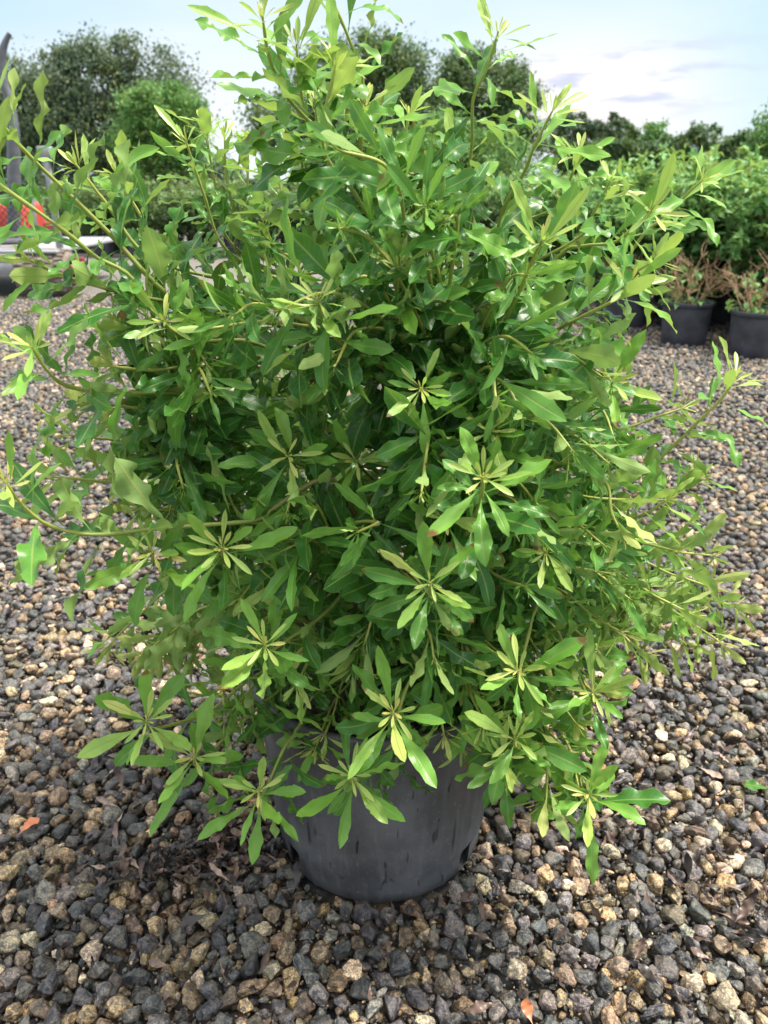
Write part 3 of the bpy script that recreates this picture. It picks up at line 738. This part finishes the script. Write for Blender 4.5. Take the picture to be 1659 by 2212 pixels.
for i, (pts, sc, vig, traced) in enumerate(shoots):
    if i < 100:
        a, b, t = MB(), MB(), MB(); make_shoot(pts, sc, vig, traced, a, b, t, rl)
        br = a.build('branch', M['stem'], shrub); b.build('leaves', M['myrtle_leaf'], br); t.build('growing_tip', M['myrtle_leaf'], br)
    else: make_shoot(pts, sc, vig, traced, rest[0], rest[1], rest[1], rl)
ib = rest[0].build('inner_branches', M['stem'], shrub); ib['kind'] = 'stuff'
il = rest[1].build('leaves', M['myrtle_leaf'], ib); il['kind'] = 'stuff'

# ------------------------------------------------------------------ litter on the gravel
lt = MB()
def litter(n, cx, cy, sx, sy, r, zl=.034, lo=.030, hi=.065, dark=.45):
    x = r.normal(cx, sx, n); y = r.normal(cy, sy, n)
    ok = np.hypot(x - PX, y - PY) > .22; x, y = x[ok], y[ok]; n = len(x)
    a = r.uniform(0, 6.28, n); T = np.stack([np.cos(a), np.sin(a), r.normal(0, .22, n)], -1); N_ = np.stack([r.normal(0, .4, n), r.normal(0, .4, n), np.ones(n)], -1)
    ln = r.uniform(lo, hi, n)
    leaf_batch(lt, np.stack([x, y, zl + r.uniform(0, .012, n)], -1) - T * ln[:, None] * .5, T, N_, ln, ln * r.uniform(.08, .15, n), r.normal(0, 1.1, n), r.normal(0, 1.3, n), r.uniform(.1, .6, n), r.uniform(-.2, .7, n),
               np.clip(r.beta(1.2, 2.2, n) * 1.1 + (dark - .35), 0, 1), r)
rt = np.random.default_rng(31)
for (px, py, sx, sy, n) in [(500, 1850, .055, .03, 150), (380, 1895, .09, .022, 130), (200, 1700, .12, .10, 20), (1350, 1800, .08, .05, 34), (1400, 1900, .12, .07, 16), (1540, 1950, .08, .06, 22), (1560, 1500, .14, .14, 26),
                            (1620, 2060, .05, .05, 25), (1200, 2050, .18, .08, 20), (420, 2060, .25, .10, 26), (900, 2100, .3, .06, 14), (1480, 1440, .12, .10, 40), (150, 1330, .2, .2, 30), (1560, 1700, .12, .12, 40), (900, 1980, .12, .02, 16), (260, 1900, .2, .15, 24)]:
    g = G(px, py); litter(n, g[0], g[1], sx, sy, rt)
tag(lt.build('leaf_litter', M['dead_leaf']), 'dark curled dead leaves lying in drifts on the gravel', 'leaf litter', kind='stuff')
def one_leaf(px, py, ln, ang, mat, age, label, bend=.4, w=.2):
    mb = MB(); g = G(px, py); r = np.random.default_rng(int(px))
    T = np.array([[math.cos(ang), math.sin(ang), .05]])
    leaf_batch(mb, np.array([[0, 0, 0]]) - T * ln * .5, T, np.array([[.1, -.2, 1]]), np.array([ln]), np.array([ln * w]), np.array([bend]), np.array([.3]), np.array([.2]), np.array([.2]), np.array([age]), r)
    o = mb.build('fallen_leaf', mat); o.location = (g[0], g[1], .043); tag(o, label, 'leaf')
one_leaf(70, 1815, .055, 1.2, M['orange_leaf'], .5, 'single bright orange dead leaf lying on the gravel', .3, .24)
one_leaf(1628, 1730, .06, 2.7, M['myrtle_leaf'], .3, 'single fresh green leaf lying on the gravel', .3, .2)
one_leaf(1135, 2228, .04, 1.9, M['orange_leaf'], .3, 'curled reddish brown dead leaf on the gravel at the very bottom', -1.2, .24)
def twig(px, py, ln, ang, label, rad=.003):
    g = G(px, py); mb = MB(); r = np.random.default_rng(int(px + py)); t = np.linspace(-.5, .5, 12)
    pts = np.stack([t * ln * math.cos(ang), t * ln * math.sin(ang), .004 * np.sin(t * 5)], -1) + r.normal(0, .0015, (12, 3))
    tube(mb, pts, np.linspace(rad, rad * .5, 12), 6); b0 = pts[7]
    tube(mb, smooth_path([b0, b0 + np.array([math.cos(ang + .6), math.sin(ang + .6), .1]) * ln * .18, b0 + np.array([math.cos(ang + .5), math.sin(ang + .5), .1]) * ln * .3], 8), np.linspace(rad * .6, rad * .3, 8), 6)
    o = mb.build('twig', M['bark']); o.location = (g[0], g[1], .036); tag(o, label, 'twig')
twig(330, 1905, .17, .45, 'dark thin twig in the leaf drift beside the pot')
twig(355, 2060, .07, 1.75, 'short brown twig standing out of the front gravel', .0035)

# ------------------------------------------------------------------ nursery shrubs in pots
def pot_parts(root, r=.205, h=.36, mat='far_pot_plastic', n=40):
    mb = MB(); lathe(mb, [(0.0, .004), (r * .82, .004), (r * .86, .02), (r * .9, .10), (r * .96, h - .05), (r * .97, h - .04)], n)
    p = mb.build('pot', M[mat], root)
    rm = MB(); lathe(rm, [(r * .965, h - .042), (r * 1.0, h - .04), (r * 1.01, h - .005), (r * .99, h), (r * .95, h - .003), (r * .94, h - .04)], n); rm.build('rim', M[mat], p)
    sm = MB(); lathe(sm, [(0.0, h - .035), (r * .5, h - .03), (r * .95, h - .04)], n); sm.build('potting_soil', M['soil'], root)
def small_leaves(mb, P0, T, ln, wr, age, r):
    """Two folded quads per leaf."""
    n = len(P0); T = nrm(T); N_ = nrm(np.array([0, 0, 1.0]) + r.normal(0, .55, (n, 3))); S = nrm(np.cross(T, N_)); N_ = np.cross(S, T)
    w = ln * wr
    mid = P0 + T * (ln * .45)[:, None] - N_ * (ln * .06)[:, None]; tip = P0 + T * ln[:, None] - N_ * (ln * r.uniform(.1, .4, n))[:, None]
    a = mid - S * w[:, None] + N_ * (w * .4)[:, None]; b = mid + S * w[:, None] + N_ * (w * .4)[:, None]
    v = np.stack([P0, a, b, mid, tip], 1); f = np.array([[0, 3, 1], [0, 2, 3], [1, 3, 4], [3, 2, 4]])
    f = (f[None] + (np.arange(n) * 5)[:, None, None]).reshape(-1, 3)
    mb.add(v.reshape(-1, 3), f, age=np.repeat(age, 5), rnd=np.repeat(r.uniform(0, 1, n), 5))
def nursery_shrub(name, h, rad, nst, leaf, mat, seed, label, cat, group, step=.035, spread=1.0):
    r = np.random.default_rng(seed); root = empty(name); pot_parts(root)
    st = MB(); lf = MB()
    def stem(pts, r0, dens):
        path = smooth_path(pts, 16); tube(st, path, np.linspace(r0, r0 * .35, 16), 5, cap=False, age=np.linspace(.1, .6, 16))
        L = np.linalg.norm(np.diff(path, axis=0), axis=1).sum(); m = max(4, int(L * dens / step)); q = r.uniform(.1, 1, m) ** .8
        p0 = np.stack([np.interp(q, np.linspace(0, 1, 16), path[:, i]) for i in range(3)], -1)
        D = nrm(path[-1] - path[0]); T = nrm(r.normal(0, 1, (m, 3)) + D * .6 + np.array([0, 0, .1]))
        ag = np.clip((p0[:, 2] - .5) / (h - .4) * .7 + r.normal(0, .15, m) + (q - .6) * .3, 0, 1)
        small_leaves(lf, p0, T, leaf * r.uniform(.6, 1.25, m), r.uniform(.22, .34), ag, r)
    for i in range(nst):
        a = r.uniform(0, 6.28); q = math.sqrt(r.uniform(.02, 1)) * rad; hh = .42 + (h - .42) * r.uniform(.72, 1.0) * (1 - .25 * (q / rad) ** 2)
        tip = np.array([q * math.cos(a), q * math.sin(a), hh]); b = np.array([.06 * math.cos(a), .06 * math.sin(a), .33])
        stem([b, b * .6 + tip * .4 + np.array([0, 0, .03]), tip], .005, 2.0)
        for j in range(6):
            t0 = r.uniform(.04, .9); p = b + (tip - b) * t0; d = nrm(np.array([math.cos(a + r.normal(0, 1.3)), math.sin(a + r.normal(0, 1.3)), r.uniform(-.5, 1.0)])) * r.uniform(.14, .34) * spread
            stem([p, p + d * .5 + np.array([0, 0, .01]), p + d], .0025, 2.6)
    st.build('stems', M['stem'], root); lf.build('foliage', M[mat], root)
    tag(root, label, cat, group); return root
RG = 'leafy nursery shrubs in the right hand block'
shr = [nursery_shrub('nursery_shrub', 1.68, .44, 30, .085, 'nursery_leaf', 100 + i, 'tall broad leaved green nursery shrub in the block behind the cut back pots', 'shrub', RG) for i in range(3)]
spots = [(3.22, 6.75, 1.0), (2.78, 7.45, .98), (3.55, 7.3, 1.06), (2.42, 8.0, .96), (3.75, 6.55, 1.0), (3.35, 7.75, 1.02), (2.45, 8.45, 1.0), (3.12, 8.2, .97), (3.9, 8.1, 1.04), (2.6, 9.3, .98), (3.3, 9.2, 1.0), (2.15, 9.6, 1.0), (4.15, 9.2, 1.08), (2.9, 10.2, 1.0), (2.3, 10.7, .97), (3.7, 10.4, 1.05), (1.95, 11.0, .92), (3.2, 11.3, .98), (4.6, 8.2, 1.05), (4.7, 10.2, 1.05)]
rz = np.random.default_rng(3)
for i, (x, y, sc) in enumerate(spots):
    o = shr[i] if i < 3 else copy_tree(shr[i % 3])
    o.location = (x, y, 0); o.rotation_euler = (0, 0, rz.uniform(0, 6.28)); o.scale = (1, 1, sc * rz.uniform(.84, 1.0))
def cutback(px, py, label, seed, tall):
    r = np.random.default_rng(seed); g = G(px, py); root = empty('cut_back_shrub', (g[0] * 1.03, g[1] + .18, 0)); pot_parts(root, .205, .36, n=56)
    st = MB(); lf = MB()
    def tw(b, d, L, r0, depth):
        mid = b + d * L * .5 + r.normal(0, .02, 3); e = b + d * L + r.normal(0, .03, 3)
        tube(st, smooth_path([b, mid, e], 9), np.linspace(r0, r0 * .55, 9), 6)
        if depth:
            for _ in range(r.integers(2, 4)): tw(b + (e - b) * r.uniform(.4, .95), nrm(d + r.normal(0, .55, 3)), L * r.uniform(.4, .8), r0 * .6, depth - 1)
    for i in range(17):
        a = r.uniform(0, 6.28); tw(np.array([.07 * math.cos(a), .07 * math.sin(a), .31]), nrm(np.array([math.cos(a) * r.uniform(.3, 1.1), math.sin(a) * r.uniform(.3, 1.1), 1.2])), r.uniform(.20, .34) * tall, .0065, 2)
    n = 110; a = r.uniform(0, 6.28, n); q = r.uniform(.05, .22, n)
    sides = r.uniform(0, 1, n)
    P0 = np.stack([q * np.cos(a) - .03, q * np.sin(a), .36 + r.uniform(0, .26, n) * (sides > .4) * tall], -1)
    small_leaves(lf, P0, r.normal(0, 1, (n, 3)), r.uniform(.03, .075, n), .3, r.uniform(.2, .8, n), r)
    st.build('cut_stems', M['twig_brown'], root); lf.build('foliage', M['nursery_leaf'], root)
    tag(root, label, 'shrub'); return root
cutback(1621, 780, 'cut back shrub of bare tan twigs in the nearest black pot at the right edge', 51, 1.0)
cutback(1471, 752, 'cut back shrub of upright brown stems with some green leaves in a black pot', 52, 1.05)
cutback(1345, 713, 'small cut back shrub in a black pot half hidden by the big shrub', 53, .8)

LG = 'pale green potted shrubs in the far rows'
pale = [nursery_shrub('far_potted_shrub', 1.50, .46, 20, .07, 'pale_shrub_leaf', 200 + i, 'pale green round potted shrub in the far rows', 'shrub', LG, step=.034) for i in range(3)]
k = 0
for row, (Y, x0, x1) in enumerate([(15.6, -5.3, 4.6), (16.6, -6.2, 5.0), (17.8, -7, 5.6)]):
    for x in np.arange(x0, x1, .62):
        if row == 2 and rz.uniform() < .3: continue
        o = pale[k] if k < 3 else copy_tree(pale[k % 3]); k += 1
        o.location = (x + rz.normal(0, .05), Y + rz.normal(0, .08), 0); o.rotation_euler = (0, 0, rz.uniform(0, 6.28)); s_ = rz.uniform(.9, 1.05); o.scale = (1, 1, s_)
# white blossom shrub seen between the shoots
fb = nursery_shrub('flowering_shrub', 1.1, .35, 12, .06, 'nursery_leaf', 301, 'green potted shrub with one large cluster of white blossoms', 'shrub', None)
fb.location = (1.86, 9.9, 0)
fm = MB(); rf = np.random.default_rng(8)
P0 = nrm(rf.normal(0, 1, (46, 3))) * np.array([.11, .09, .10]) * rf.uniform(.5, 1, (46, 1)) + np.array([0, -.12, 1.15])
for p in P0:
    for j in range(5):
        a = j * 1.2566 + rf.uniform(0, .3); small_leaves(fm, p[None], np.array([[math.cos(a), rf.normal(-.4, .3), math.sin(a)]]), np.array([.055]), .4, np.array([.5]), rf)
fm.build('blossoms', M['white_petal'], fb)

# ------------------------------------------------------------------ utility truck at the left edge
tk = empty('utility_truck', (0, 0, 0))
tag(tk, 'grey and red utility truck with a mesh guard and flat deck at the left edge', 'truck')
TY = 9.55
def X(px, Y=TY, z=.5): return (px - 829.5) / F * (Y * cp + (H - z) * sp)
def Z(py, Y=TY): return P(829.5, py, Y)[2]
mb = MB(); box(mb, ((X(-420) + X(122)) / 2, TY + 1.35, Z(545)), (X(122) - X(-420), 2.7, .035), bev=.008); dk = mb.build('deck', M['grey_metal'], tk)
mb = MB(); box(mb, ((X(-420) + X(139)) / 2, TY + .05, Z(581)), (X(139) - X(-420), .09, Z(568) - Z(596)), bev=.012); box(mb, ((X(-420) + X(110)) / 2, TY + .11, Z(563.5)), (X(110) - X(-420), .06, .035)); mb.build('rear_beam', M['grey_metal'], tk)
def frame(name, x0, x1, z0, z1, y, nx, parent):
    mb = MB(); t_ = .055
    for x in (x0, x1): box(mb, (x, y, (z0 + z1) / 2), (t_, .05, z1 - z0), bev=.008)
    for z in (z0 + t_ / 2, z1 - t_ / 2): box(mb, ((x0 + x1) / 2, y, z), (x1 - x0 - t_, .046, t_), bev=.008)
    fr = mb.build(name, M['grey_metal'], parent); m2 = MB()
    n = int((x1 - x0) / .075); dz = z1 - z0
    for i in range(-int(dz / .075) - 1, n + 1):
        for sgn in (1, -1):
            p0 = np.array([x0 + i * .075, y + .004 * sgn, z0 if sgn > 0 else z1]); p1 = p0 + np.array([dz, 0, dz * sgn])
            ta = max(0, (x0 - p0[0]) / dz); tb = min(1, (x1 - p0[0]) / dz)
            if tb > ta: tube(m2, [p0 + (p1 - p0) * ta, p0 + (p1 - p0) * tb], .005, 4, cap=False)
    m2.build('wire_mesh', M['dark_mesh'], fr)
frame('mesh_guard', X(-240), X(67), Z(528), Z(425), TY + .25, 8, tk)
mb = MB(); box(mb, (X(110), TY + .3, (Z(318) + Z(540)) / 2), (.07, .07, Z(318) - Z(540)), bev=.01); box(mb, (X(110), TY + .3, Z(330)), (.17, .1, .16), bev=.015); mb.build('guard_post', M['grey_metal'], tk)
mb = MB(); box(mb, ((X(-300, TY + 1) + X(52, TY + 1)) / 2, TY + 1.4, (Z(440) + Z(530)) / 2), (X(52, TY + 1) - X(-300, TY + 1), .9, Z(440) - Z(525)), bev=.05); mb.build('red_body', M['red_paint'], tk)
mb = MB(); box(mb, (X(90), TY + .34, (Z(482) + Z(522)) / 2), (.13, .05, Z(482) - Z(522)), bev=.02); mb.build('red_panel', M['red_paint'], tk)
mb = MB(); box(mb, (X(163), TY + .1, Z(582)), (.11, .08, .26), bev=.01); mb.build('lamp_bracket', M['dark_red_paint'], tk)
mb = MB(); tube(mb, [(X(149), TY - .03, Z(580)), (X(149), TY + .1, Z(580))], .042, 16); tube(mb, [(X(151), TY - .01, Z(607)), (X(151), TY + .08, Z(607))], .034, 16); mb.build('tow_bracket', M['rust'], tk)
mb = MB(); tube(mb, smooth_path([P(21, 72, TY + .6), P(10, 95, TY + .6), P(3, 130, TY + .6), P(8, 180, TY + .6), P(22, 225, TY + .6), P(30, 330, TY + .6), P(30, 520, TY + .6)], 40), np.interp(np.linspace(0, 1, 40), [0, .1, .35, .5, 1], [.025, .045, .055, .075, .08]), 14); mb.build('exhaust_pipe', M['dark_steel'], tk)
def wheel(cx, cy, rad, wid):
    mb = MB(); n = 64
    prof = [(-wid / 2, rad * .55), (-wid / 2, rad * .86), (-wid * .42, rad * .96), (0, rad * .985), (wid * .42, rad * .96), (wid / 2, rad * .86), (wid / 2, rad * .55)]
    a = np.arange(n) * 2 * math.pi / n
    v = np.stack([[np.stack([np.full(n, p[0]), p[1] * np.cos(a), p[1] * np.sin(a)], -1)] for p in prof]).reshape(-1, 3); mb.add(v, gridfaces(len(prof), n, True))
    for i in range(26):
        for j in range(5):
            b = (i + .5 * (j % 2)) * 2 * math.pi / 26; xx = (j - 2) * wid * .19
            rt_ = np.array([[1, 0, 0], [0, math.cos(b), -math.sin(b)], [0, math.sin(b), math.cos(b)]]); box(mb, (xx, rad * .98 * math.cos(b), rad * .98 * math.sin(b)), (wid * .155, .03, rad * .15), rt_, .006)
    ty = mb.build('tyre', M['tyre_rubber'], tk); ty.location = (cx, cy, rad)
    rm = MB(); tube(rm, [(-wid * .4, 0, 0), (wid * .4, 0, 0)], rad * .57, 28); r_ = rm.build('rim', M['dark_steel'], ty)
gw = G(92, 646); wheel(gw[0], gw[1] + .25, .27, .62)
gw = G(-230, 640); wheel(gw[0], gw[1] + .25, .27, .62)

# ------------------------------------------------------------------ trees behind the nursery
def tree(name, lobes, D, mat, n, lsz, seed, label, depth=.8, clump=.27, trunk=True, base=None):
    """lobes: crown masses as pixel ellipses, set at real distance D and given real depth."""
    r = np.random.default_rng(seed); cx = np.mean([l[0] for l in lobes]) if base is None else base
    root = empty(name, (P(cx, 400, D)[0], D, 0)); O = np.array(root.location)
    lf = MB(); br = MB(); k_ = D / F
    L3 = []
    for (px, py, rx, ry) in lobes:
        c = P(px, py, D) - O; R3 = np.array([rx * k_, depth * (rx + ry) / 2 * k_, ry * k_]) * 1.06
        c[1] += r.normal(0, .25) * R3[1]; L3.append((c, R3))
    vol = np.array([R3.prod() ** .75 for c, R3 in L3]); cnt = (vol / vol.sum() * n).astype(int)
    low = min((c[2] - R3[2]) for c, R3 in L3); top = max(c[2] for c, R3 in L3)
    for (c, R3), m in zip(L3, cnt):
        nc = max(10, m // 70); d = nrm(r.normal(0, 1, (nc, 3))); cc = c + d * R3 * (r.uniform(.25, 1.0, (nc, 1)) ** .5) * .92
        cs = np.min(R3[[0, 2]]) * clump * r.uniform(.6, 1.5, nc); cage = r.uniform(0, 1, nc)
        idx = r.integers(0, nc, m); off = r.normal(0, .55, (m, 3)) * cs[idx, None] * np.array([1.15, 1.15, .8])
        p0 = cc[idx] + off; p0[:, 2] = np.maximum(p0[:, 2], .15)
        ag = np.clip(.3 + .35 * cage[idx] + r.normal(0, .10, m), 0, 1)
        small_leaves(lf, p0, r.normal(0, 1, (m, 3)) + np.array([0, 0, -.2]), lsz * r.uniform(.6, 1.3, m), .34, ag, r)
        for q in cc[:max(4, nc // 6)]:
            b = np.array([c[0] * .25, 0, max(low * .8, .25 * top)]); tube(br, smooth_path([b, b * .45 + q * .55 + r.normal(0, .15, 3), q], 8), np.linspace(.012 * top, .002 * top, 8), 5, cap=False)
    tm = MB(); tr = max(.02 * top, .06); tube(tm, smooth_path([(0, 0, -.05), (.1 * tr, 0, top * .3), (0, .2 * tr, top * .62)], 12), np.linspace(tr * 1.25, tr * .5, 12), 9, cap=False)
    tm.build('trunk', M['bark'], root); br.build('limbs', M['bark'], root); lf.build('crown', M[mat], root)
    tag(root, label, 'tree'); return root
tree('shade_tree', [(200,185,130,85),(330,205,95,90),(110,240,95,90),(235,125,95,40),(375,270,58,75),(60,270,70,80),(230,285,165,75),(130,130,35,32),(190,340,120,45)], 55, 'oak_leaf', 46000, .23, 1, 'broad grey green tree with sky gaps behind the far shrubs on the left', base=215)
tree('shade_tree', [(10,190,55,60),(-40,230,80,110),(20,280,60,80)], 62, 'oak_leaf', 12000, .25, 2, 'dark tree crown behind the exhaust pipe at the left edge')
tree('young_tree', [(305,255,58,55),(345,230,60,45),(330,310,82,65),(400,255,42,60),(385,330,55,50)], 44, 'bright_leaf', 24000, .17, 3, 'bright green bushy tree in front of the broad grey green tree')
tree('evergreen_tree', [(790,140,85,55),(860,180,80,75),(710,190,85,80),(900,240,60,70),(610,270,75,62),(780,290,150,75),(820,105,40,30)], 50, 'dark_leaf', 38000, .20, 4, 'dark dense tree rising behind the top shoots of the big shrub', clump=.26)
tree('evergreen_tree', [(1040,180,75,60),(1105,225,55,65),(980,200,45,70),(1060,300,110,60),(1000,125,25,22),(1110,160,22,25)], 52, 'dark_leaf', 26000, .20, 5, 'dark layered tree just left of the white cloud', clump=.24)
tree('young_tree', [(960,320,85,60),(1060,340,90,50),(900,340,60,50)], 40, 'bright_leaf', 11000, .18, 6, 'mid green low tree in front of the dark layered tree')
tree('woodland_tree', [(1280,268,58,24),(1225,285,45,32),(1320,280,40,28),(1260,310,80,35)], 85, 'blue_leaf', 8000, .34, 7, 'rounded blue green tree rising behind the clipped hedge')
tree('woodland_tree', [(1348,283,26,22),(1352,310,22,28)], 88, 'dark_leaf', 2200, .34, 8, 'small dark round tree between hedge top and pale feathery tree')
tree('feathery_tree', [(1405,300,30,28),(1425,285,20,25),(1400,335,36,32)], 75, 'bright_leaf', 3600, .28, 9, 'pale feathery young tree left of the flat topped tree')
tree('flat_topped_tree', [(1545,298,85,26),(1600,315,55,30),(1480,325,70,32),(1560,350,95,36),(1450,350,45,24)], 55, 'dark_leaf', 12000, .24, 10, 'dark flat topped tree with thin edges behind the right block')
tree('feathery_tree', [(1690,300,60,70),(1650,350,45,40)], 48, 'bright_leaf', 4000, .22, 12, 'light green tree at the right edge beyond the shrub block')
hd = MB(); rh = np.random.default_rng(77); hroot = empty('hedge', (0, 0, 0)); n = 26000
hx0, hx1 = P(1195, 400, 46)[0], P(1420, 400, 46)[0]; hz = P(1300, 308, 46)[2]
hx = rh.uniform(hx0, hx1, n); hy = 46 + rh.uniform(-1, 1, n); hzz = rh.uniform(0.1, 1, n)
prof = hz * (.86 + .14 * np.sin(np.clip((hx - hx0) / (hx1 - hx0), 0, 1) * math.pi) + .02 * np.sin(hx * 5))
p0 = np.stack([hx, hy, hzz * prof], -1); face = rh.uniform(0, 1, n); p0[face < .5, 1] = 45 + rh.normal(0, .12, (face < .5).sum()); p0[face > .8, 2] = prof[face > .8] + rh.normal(0, .06, (face > .8).sum())
small_leaves(hd, p0, rh.normal(0, 1, (n, 3)), .16 * rh.uniform(.6, 1.3, n), .36, np.clip(.3 + .25 * np.sin(hx * 3 + p0[:, 2] * 4) + rh.normal(0, .2, n), 0, 1), rh)
hd.build('foliage', M['dark_leaf'], hroot)
st = MB()
for x in np.arange(hx0 + .3, hx1, .8): tube(st, [(x, 46, -.05), (x + .05, 46, hz * .4), (x, 46, hz * .75)], [.06, .05, .02], 6)
st.build('stems', M['bark'], hroot); tag(hroot, 'clipped dark green hedge behind the right shrub block', 'hedge')
wl = MB(); rw = np.random.default_rng(9); n = 100000
wx = rw.uniform(-150, 150, n); top = 3.2 + 1.2 * np.sin(wx * .21 + 1) + .9 * np.sin(wx * .53) + .6 * np.sin(wx * 1.3 + 2); wz = top * rw.uniform(0, 1, n) ** .6
small_leaves(wl, np.stack([wx, 105 + rw.normal(0, 2.5, n), wz + rw.normal(0, .25, n)], -1), rw.normal(0, 1, (n, 3)), .5 * rw.uniform(.5, 1.3, n), .4, np.clip(.35 + rw.normal(0, .25, n), 0, 1), rw)
tag(wl.build('far_woods', M['blue_leaf']), 'low distant line of woods along the horizon', 'woods', kind='stuff')
